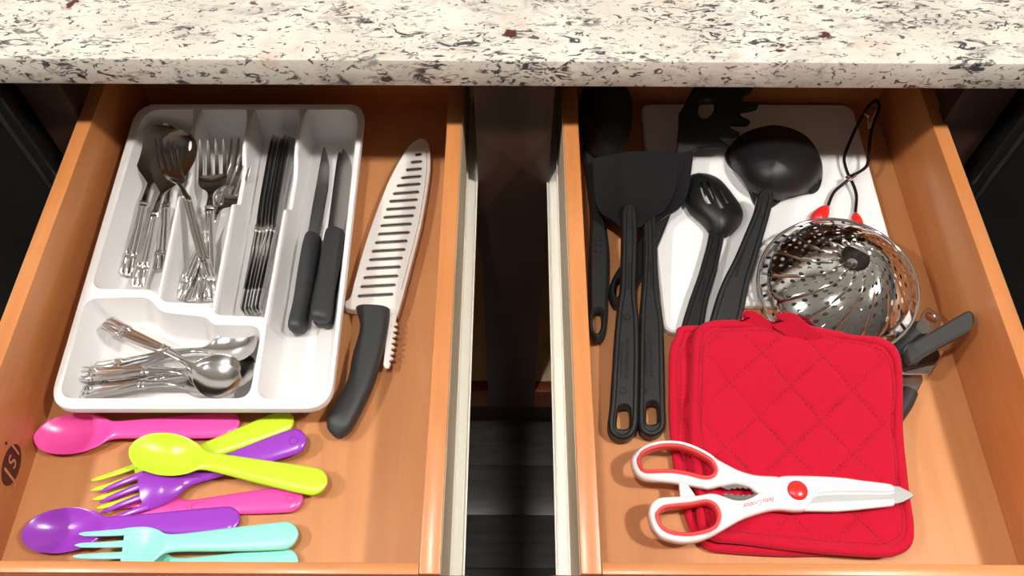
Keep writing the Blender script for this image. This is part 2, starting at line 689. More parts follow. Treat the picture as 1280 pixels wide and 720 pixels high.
# ------------------------------------------------------------------ drawers
def drawer(x0, yf, label):
    bm = bmesh.new()
    add_box(bm, x0 - .006, x0 + W + .006, yf - .006, YB + .006, -.006, 0, 0)
    t = bm_obj('drawer', bm, 'wood', cab)
    t['label'] = label
    TF = .0085
    s1 = box('side_board', x0 - T, x0, yf - TF, YB + T, -.012, H, 'woodside', t, .0010)
    s2 = box('side_board', x0 + W, x0 + W + T, yf - TF, YB + T, -.012, H, 'woodside', t, .0010)
    box('back_board', x0 + .0002, x0 + W - .0002, YB, YB + T, -.012, H - .004, 'woodback', t)
    box('front_board', x0 + .0002, x0 + W - .0002, yf - TF, yf, -.012, H - .0015, 'woodback', t, .0010)
    # face panel in cherry, a little wider than the box
    fp = box('face_panel', x0 - T - .022, x0 + W + T + .022, yf - TF - .0205, yf - TF - .0005, -.05, H + .001, 'cherry', t, .002)
    # raw plywood skins on the outside and slides along the lower edges
    for sx, xa in ((-1, x0 - T), (1, x0 + W + T)):
        a, b_ = sorted((xa + sx * .0001, xa + sx * .0007))
        box('side_skin', a, b_, yf - TF, YB + T, -.011, H - .0015, 'ply', t, 0)
        a, b_ = sorted((xa + sx * .0008, xa + sx * .0125))
        bm = bmesh.new()
        add_box(bm, a, b_, yf - TF, YB + T, -.0125, -.011, .0003)
        a2, b2 = sorted((xa + sx * .0008, xa + sx * .0022))
        add_box(bm, a2, b2, yf - TF, YB + T, -.011, -.001, .0003)
        a2, b2 = sorted((xa + sx * .0112, xa + sx * .0125))
        add_box(bm, a2, b2, yf - TF, YB + T, -.011, -.0085, .0003)
        bm_obj('drawer_slide', bm, 'slide', t)
    return t


DL = drawer(LX0, YFL, 'open honey maple drawer holding the white cutlery tray and plastic cutlery')
DR = drawer(RX0, YFR, 'open honey maple drawer holding black utensils, potholders and scissors')

# stamped maker's mark on the left wall of the left drawer
XW = LX0 + .0004


def on_wall(px, py):
    return PX(px, py, XW)


c0 = on_wall(14.5, 581)
top, bot = on_wall(21.5, 555.5), on_wall(7.5, 607)
ax = (top - bot) / 2
c0 = (top + bot) / 2
lft, rgt = on_wall(4, 577), on_wall(25, 583)
bx_ = (rgt - lft) / 2
ax.x = bx_.x = 0
bx_ = bx_ - ax * (bx_.dot(ax) / ax.dot(ax))
bm = bmesh.new()
ringv = [bm.verts.new(c0 + ax * math.cos(a) + bx_ * math.sin(a) - Vector((.0003, 0, 0))) for a in np.linspace(0, 2 * math.pi, 48, endpoint=False)]
f = bm.faces.new(ringv)
r = bmesh.ops.extrude_face_region(bm, geom=[f])
for v in r['geom']:
    if isinstance(v, bmesh.types.BMVert):
        v.co.x += .0004
mk = bm_obj('stamped_mark', bm, 'burn', DL)
for ch, s in (('J', -.62), ('S', .02), ('I', .60)):
    text_mesh(ch, ax.length * {'J': 1.35, 'S': 1.0, 'I': 1.1}[ch], 'barewood', 'stamped_letter', DL, c0 + ax * s + Vector((.0004, 0, 0)), ax, -bx_, .0001, .35)
bm = bmesh.new()
bmesh.ops.create_uvsphere(bm, u_segments=10, v_segments=6, radius=.0016)
dp = on_wall(8, 554)
for v in bm.verts:
    v.co = dp + Vector((v.co.x * .2, v.co.y, v.co.z))
bm_obj('stamped_dot', bm, 'burn', DL)

# ================================================================== left drawer
# ------------------------------------------------------------------ cutlery tray
ZR_ = .043
ZFL = .0045
tr_out = unp(rounded([(171, 129.5), (457, 129.5), (413, 511), (58, 511)], [26, 22, 34, 34], 9), ZR_)
holeA = unp(rounded([(108, 373), (186, 371), (200, 390), (257, 396), (266, 406), (327, 407), (311, 497), (73, 497)], [14, 16, 14, 12, 10, 16, 16, 18], 6), ZR_)
holeB = unp(rounded([(181, 137), (448, 137), (409, 498), (320, 498), (334, 403), (328, 395), (270, 393), (262, 379), (204, 377), (192, 361), (114, 360), (168, 178)],
                    [22, 18, 22, 18, 6, 10, 14, 12, 16, 14, 14, 60], 6), ZR_)
trc = Vector(tuple(tr_out.mean(0)) + (0,))
tray = thing('cutlery_tray', 'white plastic cutlery tray with five compartments in the left drawer', 'tray', trc)
bm = bmesh.new()


def rg(bm, pts, z):
    return [bm.verts.new((x, y, z)) for x, y in pts]


def br(bm, a, b_):
    n = len(a)
    for i in range(n):
        bm.faces.new((a[i], a[(i + 1) % n], b_[(i + 1) % n], b_[i]))


def eg(bm, r_):
    return [bm.edges.get((r_[i], r_[(i + 1) % len(r_)])) or bm.edges.new((r_[i], r_[(i + 1) % len(r_)])) for i in range(len(r_))]


o = ccw(tr_out)
chain = [(o, ZR_ - .008), (o, ZR_ - .0018), (inset(o, .0006), ZR_ - .0005), (inset(o, .0018), ZR_)]
rs = [rg(bm, *c) for c in chain]
tops = eg(bm, rs[-1])
for a, b_ in zip(rs, rs[1:]):
    br(bm, a, b_)
inn = [rg(bm, inset(o, .0012), ZR_ - .008), rg(bm, inset(o, .005), ZR_ - .0065), rg(bm, inset(o, .0165), .0012), rg(bm, inset(o, .018), 0)]
br(bm, rs[0], inn[0])
for a, b_ in zip(inn, inn[1:]):
    br(bm, a, b_)
bmesh.ops.triangle_fill(bm, edges=eg(bm, inn[-1]), use_beauty=True, normal=(0, 0, -1))
for hole in (holeA, holeB):
    h = ccw(hole)
    ch = [(inset(h, -.0016), ZR_), (inset(h, -.0004), ZR_ - .0006), (h, ZR_ - .0022), (inset(h, .0062), ZFL + .007), (inset(h, .0080), ZFL + .0028), (inset(h, .0108), ZFL + .0006), (inset(h, .0138), ZFL)]
    rs = [rg(bm, *c) for c in ch]
    for a, b_ in zip(rs, rs[1:]):
        br(bm, a, b_)
    tops += eg(bm, rs[0])
    bmesh.ops.triangle_fill(bm, edges=eg(bm, rs[-1]), use_beauty=True, normal=(0, 0, 1))
bmesh.ops.triangle_fill(bm, edges=tops, use_beauty=True, normal=(0, 0, 1))
bm_obj('tray_body', bm, 'tray', tray, 40)

for (ax_, ay), (bx2, by), s1, s2, topw in (((247, 134), (198, 372), .46, .56, .0030), ((314, 134), (266, 389), .47, .57, .0030), ((379, 134), (331, 404), .47, .57, .0030)):
    A, B = P(ax_, ay, ZR_), P(bx2, by, ZR_)
    d = (B - A)
    Lr = d.length
    d.normalize()
    n_ = Vector((-d.y, d.x, 0))
    rings = []
    for s in np.linspace(-.004 / Lr, 1.0, 60):
        # tall at the back, scooped out in the middle, tall again in front
        a_ = min(1, max(0, (s - .20) / .14))
        b2_ = min(1, max(0, (s - s1) / .05))
        low = .62
        hgt = 1 - (1 - low) * (a_ * a_ * (3 - 2 * a_)) + (1 - low) * (b2_ * b2_ * (3 - 2 * b2_))
        zt = ZFL + (ZR_ - .0004 - ZFL) * hgt
        flare = max(0, (.12 - s) / .12) ** 2 * .004
        wt, wb = topw / 2 + .0006 + flare, .0062 + flare
        c = A + d * (s * Lr)
        prof = [(-wb, 0), (-wb * .75, .004), (-wt - .0006, .86), (-wt, .97), (-wt + .0011, 1), (wt - .0011, 1), (wt, .97), (wt + .0006, .86), (wb * .75, .004), (wb, 0)]
        ring_ = []
        for i, (q, hh) in enumerate(prof):
            z_ = ZFL - .0005 if i in (0, 9) else (ZFL + .004 if i in (1, 8) else ZFL + (zt - ZFL) * hh)
            ring_.append((c.x + n_.x * q, c.y + n_.y * q, z_))
        rings.append(ring_)
    bm = bmesh.new()
    loft_bm(bm, rings)
    bm_obj('divider', bm, 'tray', tray, 40)


# ------------------------------------------------------------------ steel cutlery
def spoon_mesh(L, bw, blen, hw0=.0085, neck=.0032):
    bm = bmesh.new()
    k = L - blen
    e = .0115
    tab = [(0, .0055, .0, .0022, 0, 0), (.002, hw0, .0, .0030, 0, .0), (.0025, hw0, 0, .0032, 0, .0007), (.020, hw0 * .95, 0, .0032, 0, .0009),
           (.0205, hw0 * .98, 0, .0042, 0, 0), (.0225, hw0 * .98, 0, .0042, 0, 0), (.023, hw0 * .93, 0, .0032, 0, .0009),
           (.024, hw0 * .97, 0, .0042, 0, 0), (.026, hw0 * .97, 0, .0042, 0, 0), (.0265, hw0 * .9, 0, .0034, 0, .0011),
           (k * .5, hw0 * .75, .003, .0036, 0, .0011), (k - .036, hw0 * .60, .0062, .0040, 0, .0011),
           (k - .0355, hw0 * .68, .0062, .0050, 0, 0), (k - .0335, hw0 * .68, .0062, .0050, 0, 0), (k - .033, hw0 * .56, .0062, .0040, 0, 0),
           (k - .031, hw0 * .66, .0062, .0050, 0, 0), (k - .029, hw0 * .66, .0062, .0050, 0, 0), (k - .0285, hw0 * .5, .0062, .0040, 0, 0),
           (k - .012, neck, .0052, .0036, 0, 0), (k - .003, neck * 1.1, .003, .0030, .0002, 0),
           (k + .004, bw * .30, .0022, .0018, .0016, 0), (k + blen * .2, bw * .66, .0018, .0014, .004, 0), (k + blen * .42, bw * .93, .0016, .0013, .0062, 0),
           (k + blen * .6, bw, .0017, .0013, .0064, 0), (k + blen * .78, bw * .90, .0019, .0013, .0050, 0), (k + blen * .92, bw * .60, .0023, .0013, .0024, 0),
           (k + blen * .98, bw * .24, .0026, .0012, .0008, 0), (L, .0008, .0028, .001, 0, 0)]
    t = np.array(tab)
    rings = []
    # linear through the ring bands, smooth through the bowl
    us = np.unique(np.concatenate([t[:, 0], np.linspace(.03, k - .037, 10), np.linspace(k - .028, L, 44)]))
    sm = spline(t[17:], 400)
    for u in us:
        if u >= t[17, 0]:
            row = [np.interp(u, sm[:, 0], sm[:, j]) for j in range(1, 6)]
        else:
            row = [np.interp(u, t[:, 0], t[:, j]) for j in range(1, 6)]
        hw, z, th, dish, rgd = row
        pts = section(max(hw, .0003), max(th, .0006), 22, lambda v: z - dish * (1 - v * v) + rgd * math.cos(v * 3 * math.pi), 3)
        rings.append([(u, y, zz) for y, zz in pts])
    loft_bm(bm, rings)
    bmesh.ops.recalc_face_normals(bm, faces=bm.faces)
    me = bpy.data.meshes.new('spoon')
    bm.to_mesh(me)
    bm.free()
    smooth(me, 50)
    me.materials.append(M['steel'])
    return me


def fork_mesh(L):
    bm = bmesh.new()
    k = L - .070
    hw0 = .0085
    tab = [(0, .0055, .0, .0022, 0, 0), (.002, hw0, .0, .0030, 0, .0), (.0025, hw0, 0, .0032, 0, .0007), (.020, hw0 * .95, 0, .0032, 0, .0009),
           (.0205, hw0 * .98, 0, .0042, 0, 0), (.0225, hw0 * .98, 0, .0042, 0, 0), (.023, hw0 * .93, 0, .0032, 0, .0009),
           (.024, hw0 * .97, 0, .0042, 0, 0), (.026, hw0 * .97, 0, .0042, 0, 0), (.0265, hw0 * .9, 0, .0034, 0, .0011),
           (k * .5, hw0 * .75, .003, .0036, 0, .0011), (k - .026, hw0 * .60, .0066, .0040, 0, .0011),
           (k - .0255, hw0 * .68, .0066, .0050, 0, 0), (k - .0235, hw0 * .68, .0066, .0050, 0, 0), (k - .023, hw0 * .56, .0066, .0040, 0, 0),
           (k - .021, hw0 * .66, .0066, .0050, 0, 0), (k - .019, hw0 * .66, .0066, .0050, 0, 0), (k - .0185, hw0 * .5, .0064, .0040, 0, 0),
           (k - .006, .0032, .005, .0036, 0, 0), (k + .002, .0050, .0025, .0026, .0003, 0), (k + .009, .0125, .0, .0020, .0014, 0),
           (k + .016, .0158, -.0014, .0019, .0016, 0), (k + .022, .0163, -.0020, .0018, .0010, 0), (k + .026, .0162, -.0020, .0018, .0006, 0)]
    t = np.array(tab)
    sm = spline(t[17:], 300)
    us = np.unique(np.concatenate([t[:, 0], np.linspace(.03, k - .027, 10), np.linspace(k - .018, k + .026, 24)]))
    rings = []
    for u in us:
        src = sm if u >= t[17, 0] else t
        hw, z, th, dish, rgd = [np.interp(u, src[:, 0], src[:, j]) for j in range(1, 6)]
        pts = section(max(hw, .0003), max(th, .0006), 22, lambda v: z - dish * (1 - v * v) + rgd * math.cos(v * 3 * math.pi), 3)
        rings.append([(u, y, zz) for y, zz in pts])
    loft_bm(bm, rings)
    for y0 in (-.0138, -.0046, .0046, .0138):
        rings = []
        for s in np.linspace(0, 1, 12):
            u = k + .025 + s * (L - k - .025)
            hw = .0026 * (1 - .35 * s) if s < .9 else .0026 * .685 * (1 - (s - .9) * 8)
            z = -.0020 - .0006 * (1 - (y0 / .0162) ** 2) + .0075 * s * s
            rings.append([(u, y0 * (1 - .04 * s) + y, z + zz) for y, zz in section(max(hw, .0003), .0017 * (1 - .3 * s), 8, None, 3)])
        loft_bm(bm, rings)
    bmesh.ops.recalc_face_normals(bm, faces=bm.faces)
    me = bpy.data.meshes.new('fork')
    bm.to_mesh(me)
    bm.free()
    smooth(me, 50)
    me.materials.append(M['steel'])
    return me


def put(name, me, L, a, za, b_, zb, label, cat, group, roll=0.):
    o = bpy.data.objects.new(name, me)
    COL.objects.link(o)
    seat(o, P(*a, za), P(*b_, zb), L, roll)
    tag(o, label, cat, group)
    return o


SP = spoon_mesh(.200, .0262, .082)
FK = fork_mesh(.200)
TS = spoon_mesh(.160, .0182, .052, .0080, .0030)
g1 = 'tablespoons in the tray'
put('tablespoon', SP, .2, (157, 344), .013, (208, 156), .030, 'steel tablespoon lying under the other spoons, dark handle against the tray wall', 'spoon', g1, .25)
put('tablespoon', SP, .2, (199, 338), .010, (222, 170), .014, 'lowest steel tablespoon, handle tip showing beside the first tray divider', 'spoon', g1, 0)
put('tablespoon', SP, .2, (171, 359), .016, (227, 164), .044, 'uppermost steel tablespoon whose bowl holds the crossing fork tines', 'spoon', g1, 0)
g2 = 'dinner forks in the tray'
put('dinner_fork', FK, .2, (262, 376), .009, (266, 176), .043, 'steel dinner fork lying straight along its compartment, tines up', 'fork', g2)
put('dinner_fork', FK, .2, (240, 376), .012, (306, 174), .022, 'steel dinner fork lowest in the heap, dark tines against the divider', 'fork', g2, -.35)
put('dinner_fork', FK, .2, (222, 373), .014, (302, 207), .030, 'steel dinner fork slanting across the fork compartment under the straight fork', 'fork', g2, .15)
put('dinner_fork', FK, .2, (264, 348), .036, (203, 177), .056, 'steel dinner fork lying across onto a tablespoon bowl', 'fork', g2, .85)
g3 = 'teaspoons in the tray'
put('teaspoon', TS, .16, (96, 486), .012, (322, 461), .016, 'lowest steel teaspoon with only its dark bowl edge showing', 'spoon', g3, 0)
put('teaspoon', TS, .16, (74, 493), .016, (301, 477), .024, 'steel teaspoon along the front wall of the tray', 'spoon', g3, -.2)
put('teaspoon', TS, .16, (118, 461), .017, (323, 428), .028, 'steel teaspoon with its bowl in the inner corner by the compartment wall', 'spoon', g3, 0)
put('teaspoon', TS, .16, (83, 467), .024, (302, 466), .030, 'steel teaspoon with broad bright handle end, bowl under the slanting teaspoon', 'spoon', g3, 0)
put('teaspoon', TS, .16, (132, 402), .032, (297, 489), .040, 'uppermost steel teaspoon slanting over the other teaspoons', 'spoon', g3, -.1)


def knife_mesh(L):
    bm = bmesh.new()
    tab = [(0, .006, .0015), (.002, .0085, .003), (.02, .0080, .0034), (.0205, .0084, .0042), (.0225, .0084, .0042), (.023, .0080, .0034), (.09, .0062, .0036),
           (.0905, .0068, .0048), (.093, .0068, .0048), (.0935, .0060, .0036), (.096, .0066, .0048), (.0985, .0066, .0048), (.099, .0058, .0032), (.107, .0078, .0022),
           (.13, .0092, .0017), (.18, .0098, .0014), (.205, .0090, .0012), (.216, .0066, .001), (.2185, .004, .0008), (L, .001, .0006)]
    rings = [[(u, y, z) for y, z in section(hw, th, 8, None, 3)] for u, hw, th in tab]
    loft_bm(bm, rings)
    bmesh.ops.recalc_face_normals(bm, faces=bm.faces)
    me = bpy.data.meshes.new('knife')
    bm.to_mesh(me)
    bm.free()
    smooth(me, 50)
    me.materials.append(M['satin'])
    return me


KN = knife_mesh(.22)
KL = ['steel table knife on edge, outermost of the row on the fork side',
      'steel table knife on edge, second of the row from the forks',
      'steel table knife on edge, third of the row from the forks',
      'steel table knife on edge, third of the row from the steak knives',
      'steel table knife on edge, second of the row from the steak knives',
      'steel table knife on edge, outermost of the row on the steak knife side']
for i in range(6):
    s = i / 5
    ax_, bx2 = 304 + 22 * s, 344 + 24 * s
    put('table_knife', KN, .22, (ax_, 391 + (i % 2) * 2 - 3 * s), .0155, (bx2, 170 + (i % 3) * 2), .018, KL[i], 'knife',
        'table knives standing on edge', math.radians(84 + (i % 3) * 3))


def steak_knife(label, a, za, b_, zb, roll):
    L = .205
    t = thing('steak_knife', label, 'knife', (0, 0, 0), 'black handled steak knives')
    bm = bmesh.new()
    tab = [(0, .004, 0, .006, 0), (.002, .0078, 0, .011, 0), (.008, .0098, .0, .0135, 0), (.03, .0085, 0, .0135, 0), (.06, .0095, 0, .014, 0), (.085, .0100, 0, .013, 0),
           (.099, .0092, 0, .0115, 0), (.102, .0078, 0, .0095, 0)]
    utensil_bm(bm, tab, 24, 12, 2.6)
    bm_obj('handle', bm, 'rubber', t, 50, False)
    pts = [(.098, -.006), (.112, -.0075), (.16, -.0078), (.185, -.005), (.198, 0.001), (.205, .007), (.19, .0078), (.098, .0075)]
    plate('blade', rounded(pts, .004, 4), [], .0008, -.0008, 'satin', t, .0005)
    seat(t, P(*a, za), P(*b_, zb), L, roll)
    return t


steak_knife('lowest black-handled steak knife under the wider steak knife handle', (404, 408), .013, (432, 190), .012, .3)
steak_knife('black-handled steak knife turned on edge beside the third tray divider', (371, 416), .017, (411, 187), .022, math.radians(58))
steak_knife('uppermost black-handled steak knife leaning against the outer tray wall', (400, 402), .028, (437, 187), .022, math.radians(28))

# ------------------------------------------------------------------ chef knife and its sheath
kb = P(450, 470, 0)
ck = thing('chef_knife', 'large chef knife with thick charcoal handle lying beside the tray', 'knife', (kb.x, kb.y, 0))
Lp = spline([(445, 386), (450, 411), (441, 445), (434, 478), (419, 506), (409, 524), (409, 535)], 40)
Rp = spline([(488, 388), (484.5, 415), (477, 450), (467, 482), (451, 517), (439, 538), (430, 546)], 40)
rings = []
for i in range(40):
    a, b_ = P(*Lp[i], .012), P(*Rp[i], .012)
    s = i / 39
    th = .019 if s < .85 else .019 * (1 - ((s - .85) / .15) ** 3 * .45)
    c = (a + b_) / 2
    hv = (b_ - a) / 2
    rings.append([c + hv * (y) + Vector((0, 0, z)) for y, z in section(1, th, 14, None, 3.2)])
e = rings[-1]
c = sum((Vector(p) for p in e), Vector()) / len(e)
fw = (Vector((rings[-1][0])) - Vector(rings[-4][0])).normalized()
for q, k_ in ((.75, .0025), (.35, .004)):
    rings.append([c + (Vector(p) - c) * q + fw * k_ for p in e])
bm = bmesh.new()
loft_bm(bm, rings)
bm_obj('handle', bm, 'rubber', ck, 60)
plate('blade', unp(spline([(448, 392), (455, 350), (480, 270), (505, 205), (526, 180), (530, 190), (523, 260), (505, 330), (488, 392)], 60, True), .0078), [], .0088, .0072, 'satin', ck, .0005)

sh_px = spline([(437, 386), (430.5, 381), (432, 375.5), (438, 371), (444, 348), (462, 288), (485, 228), (507, 188), (520, 175), (528, 172.5), (535, 178), (538, 192), (537, 220), (527, 280), (512, 340), (498, 391), (492, 392)], 110, True)
zsl, zst = .0098, .0125
sc_ = P(485, 290, 0)
sh = thing('knife_sheath', 'milky white slotted blade guard covering the chef knife blade', 'blade guard', (sc_.x, sc_.y, 0))
ys = [97, 125, 153, 182, 211, 241, 270, 300, 330, 361, 393, 425, 457, 489, 522, 556, 590, 625]
xa_ = [357, 341, 322, 304, 287, 273, 259, 247, 237, 226, 216, 205, 193, 183, 172, 162, 151, 141]
xb_ = [381, 383, 383, 381, 378, 372, 367, 360, 353, 345, 337, 329, 321, 311, 303, 294, 284, 275]
slots = []
for y, a, b_ in zip(ys, xa_, xb_):
    px0, px1, py = 400 + a / 3, 400 + b_ / 3, 160 + y / 3
    hh = 2.3
    tl = 1.1 * min(1, (px1 - px0) / 30)
    cs = []
    for t_ in np.linspace(math.pi / 2, 3 * math.pi / 2, 6):
        cs.append((px0 + hh + hh * math.cos(t_), py + tl + hh * math.sin(t_) * .95))
    for t_ in np.linspace(-math.pi / 2, math.pi / 2, 6):
        cs.append((px1 - hh + hh * math.cos(t_), py - tl + hh * math.sin(t_) * .95))
    slots.append(unp(cs, zst))
so = unp(sh_px, zst)
plate('upper_shell', so, slots, zst, zsl, 'sheath', sh, .0007)
plate('lower_shell', so, [], .0055, .0030, 'sheath', sh, .0006)
plate('seam', so, [inset(ccw(so), .0035)], zsl, .0055, 'sheath', sh, .0002)
# raised rib along the spine side
rib = [P(x, y, zst + .0002) for x, y in spline([(532, 186), (532.5, 215), (524, 272), (509, 332), (501, 362)], 30)]
tube('rib', rib, .0007, 'sheath', sh, 6)
comb = [(488, 388), (497, 390), (495, 402)]
for i in range(7):
    y0 = 402 + i * 7.2
    xe = 494.5 - i * .95
    comb += [(xe, y0), (xe + 3.2, y0 + 2.2), (xe + 2.4, y0 + 4.2), (xe - 1.6, y0 + 5.0), (xe - 1.8, y0 + 6.4)]
comb += [(488.5, 455), (486, 460), (481, 460), (479, 455), (482, 430), (486, 405)]
plate('toothed_clip', unp(comb, .0115), [], .0115, .0085, 'sheath', sh, .0005)


# ------------------------------------------------------------------ children's plastic cutlery
def kid_spoon(mat, label, a, za, b_, zb, roll=0.):
    L = .160
    bm = bmesh.new()
    tab = [(u, max(.0012, .0112 * (1 - (1 - u / .0112) ** 2) ** .5), 0, .003 + .0036 * min(1, u / .006), 0) for u in (0, .0002, .0007, .0016, .003, .005, .0078, .0112)]
    tab += [(.03, .0108, .0004, .0066, 0), (.06, .0092, .0018, .0062, 0), (.085, .0078, .0036, .0056, 0), (.096, .0076, .0040, .005, 0), (.1015, .0086, .0036, .0040, .0006), (.108, .0122, .003, .0030, .0028), (.118, .0158, .0028, .0022, .006)]
    for q in (0, .2, .4, .56, .7, .8, .88, .94, .975, .992, .999):
        hwq = .0172 * (1 - q ** 2.35) ** (1 / 2.1)
        tab.append((.128 + .032 * q, max(.0005, hwq), .0028, .002, .0078 * (1 - q ** 2.2)))
    utensil_bm(bm, tab, 90, 14, 3.2)
    o = bm_obj('plastic_spoon', bm, mat, None, 60)
    seat(o, P(*a, za), P(*b_, zb), L, roll)
    tag(o, label, 'spoon', 'plastic cutlery in the drawer')
    return o


def kid_fork(mat, label, a, za, b_, zb, roll=0., flip=False):
    L = .165
    t = thing('plastic_fork', label, 'fork', (0, 0, 0), 'plastic cutlery in the drawer')
    bm = bmesh.new()
    tab = [(u, max(.0012, .0110 * (1 - (1 - u / .0110) ** 2) ** .5), 0, .003 + .0032 * min(1, u / .006), 0) for u in (0, .0002, .0007, .0016, .003, .005, .0078, .0110)]
    tab += [(.03, .0104, .0004, .0062, 0), (.06, .0086, .0018, .0060, 0), (.085, .0070, .0036, .0056, 0), (.094, .0070, .0040, .005, 0),
           (.100, .0082, .0036, .0042, .0006), (.106, .0120, .0024, .0034, .002), (.115, .0152, .0010, .0028, .0036), (.124, .0160, .0002, .0024, .0030), (.1315, .0160, .0, .0023, .0018)]
    utensil_bm(bm, tab, 50, 12, 3.2)
    for y0 in (-.0132, -.0044, .0044, .0132):
        rings = []
        for s in np.linspace(0, 1, 12):
            u = .1275 + s * (L - .1275 - abs(y0) * .18)
            hw = .0029 * (1 - .42 * s) if s < .9 else .0029 * .62 * (1 - (s - .9) * 7)
            z = -.0018 * (1 - (y0 / .0157) ** 2) * (1 - s) + .0055 * s * s
            rings.append([(u, y0 * (1 - .06 * s) + y, z + zz) for y, zz in section(max(hw, .0004), .0023 * (1 - .35 * s), 8, None, 3)])
        loft_bm(bm, rings)
    if flip:
        for v in bm.verts:
            v.co.z = -v.co.z
            v.co.y = -v.co.y
    bm_obj('fork_body', bm, mat, t, 60, False)
    if flip:                       # moulded oval on the back of the handle
        for cx, rx, ry, zz in ((.010, .0034, .0034, .0033), (.082, .009, .0036, -.0005)):
            zz = zz if cx < .05 else -.0036 + .0030
            bm = bmesh.new()
            pts = [Vector((cx + rx * math.cos(q), ry * math.sin(q), zz)) for q in np.linspace(0, 2 * math.pi, 25)]
            tube_bm(bm, pts, .0004, 6, False)
            bm_obj('moulded_oval', bm, mat, t, 60, False)
    seat(t, P(*a, za), P(*b_, zb), L, roll)
    return t


kid_spoon('pink', 'pink plastic spoon lying along the front of the white tray', (300, 529.5), .0075, (45, 547), .0095)
kid_fork('yellow', 'lime yellow plastic fork under the purple fork and yellow spoon', (367, 522), .0095, (118, 622), .0060)
kid_fork('pink', 'pink plastic fork lying under the purple fork', (379, 623), .006, (123, 641), .0045, 0, True)
kid_fork('purple', 'purple plastic fork lying face down across the yellow fork', (383, 547), .0145, (121, 633), .013, -.1, True)
kid_spoon('yellow', 'lime yellow plastic spoon on top of the crossed forks', (409, 605), .015, (164, 561), .0225, 0)
kid_spoon('purple', 'purple plastic spoon under the mint forks near the drawer front', (300, 650), .0065, (30, 667), .0095)
kid_fork('mint', 'mint plastic fork lower of two, mostly hidden by the drawer front', (373, 702), .0045, (112, 716), .006)
kid_fork('mint', 'mint plastic fork upper of two, tines over the purple spoon', (373, 668), .0105, (95, 691), .0200)

# ================================================================== right drawer
# ------------------------------------------------------------------ cutting board
bd = P(945, 260, 0)
zbd = .009
bo = rounded([tuple(P(801, 129, zbd))[:2], tuple(P(1065, 130, zbd))[:2], tuple(P(1146, 416, zbd))[:2], tuple(P(831, 415, zbd))[:2]], [.012, .016, .012, .012], 7)
slot = unp(rounded([(924, 381), (1040, 382), (1044, 398), (926, 397)], 7, 5), zbd)
cb = plate('cutting_board', bo, [slot], zbd, .0003, 'board', None, .0018)
tag(cb, 'white plastic cutting board with a handle slot under the black utensils', 'cutting board')


def zlin(y0, z0, y1, z1):
    return lambda y: z0 + (z1 - z0) * min(1, max(0, (y - y0) / (y1 - y0)))


def grid_shell(name, topf, th, nu, nv, mask, mat, parent, ang=50):
    """thin curved sheet with openings: topf(i, j) -> point, th = thickness downward, mask(i, j) = cell present"""
    bm = bmesh.new()
    top, bot = {}, {}
    for i in range(nu + 1):
        for j in range(nv + 1):
            p = topf(i, j)
            top[i, j] = bm.verts.new(p)
            bot[i, j] = bm.verts.new((p[0], p[1], p[2] - th))
    cells = {(i, j) for i in range(nu) for j in range(nv) if mask(i, j)}
    for i, j in cells:
        q = [(i, j), (i + 1, j), (i + 1, j + 1), (i, j + 1)]
        try:
            bm.faces.new([top[k] for k in q])
            bm.faces.new([bot[k] for k in q[::-1]])
        except ValueError:
            continue
        for a, b_, nb in ((q[0], q[1], (i, j - 1)), (q[1], q[2], (i + 1, j)), (q[2], q[3], (i, j + 1)), (q[3], q[0], (i - 1, j))):
            if nb not in cells:
                bm.faces.new((top[b_], top[a], bot[a], bot[b_]))
    loose = [v for v in bm.verts if not v.link_faces]
    bmesh.ops.delete(bm, geom=loose, context='VERTS')
    bmesh.ops.remove_doubles(bm, verts=bm.verts, dist=1e-6)
    return bm_obj(name, bm, mat, parent, ang)


def handle_marks(t, pts, z, size, words):
    """the tiny raised lettering along a utensil handle; pts: pixel start and end, reading downwards"""
    a, b_ = P(*pts[0], z), P(*pts[1], z)
    x = (b_ - a).normalized()
    y = Vector((-x.y, x.x, 0))
    text_mesh(words, size, 'emboss', 'raised_lettering', t, (a + b_) / 2, x, y, .0001)


def ring_mark(t, px, py, z, r):
    c = P(px, py, z)
    bm = bmesh.new()
    tube_bm(bm, [c + Vector((r * math.cos(q), r * math.sin(q), 0)) for q in np.linspace(0, 2 * math.pi, 17)], .0003, 5, False)
    bm_obj('moulded_ring', bm, 'emboss', t, 50)


# ------------------------------------------------------------------ large spoon in the back corner
sp0 = P(748, 330, 0)
t = thing('serving_spoon', 'black nylon serving spoon along the drawer wall, bowl in the dark back corner', 'spoon', (sp0.x, sp0.y, 0))
z_ = zlin(180, .020, 420, .012)
out = spline([(729, 182), (734, 230), (737.5, 270), (736, 320), (736, 380), (738, 415), (747, 427), (757, 413), (760, 370), (761.5, 320), (757, 275), (751, 240), (750, 190)], 90, True)
hol = unp(spline([(741.5, 408), (742, 394), (746, 388), (751, 390), (752, 404), (749, 414), (744, 415)], 20, True), .013)
za, zb_ = P(740, 180, .02).y, P(747, 427, .012).y
zf = lambda x, y: .010 * min(1, max(0, (y - zb_) / (za - zb_)))
plate('handle', unp(out, z_), [hol], .0135, .0015, 'nylonrub', t, .003, None, zf)
cx, cy = 757, 147


def bowl_pt(i, j):
    r_, a = i / 14, 2 * math.pi * j / 40
    px, py = cx + 34 * r_ * math.cos(a) * (1 - .12 * math.sin(a)), cy + 54 * r_ * math.sin(a)
    return tuple(P(px, py, .024 + (200 - py) / 110 * .034 + .016 * (1 - r_ * r_)))


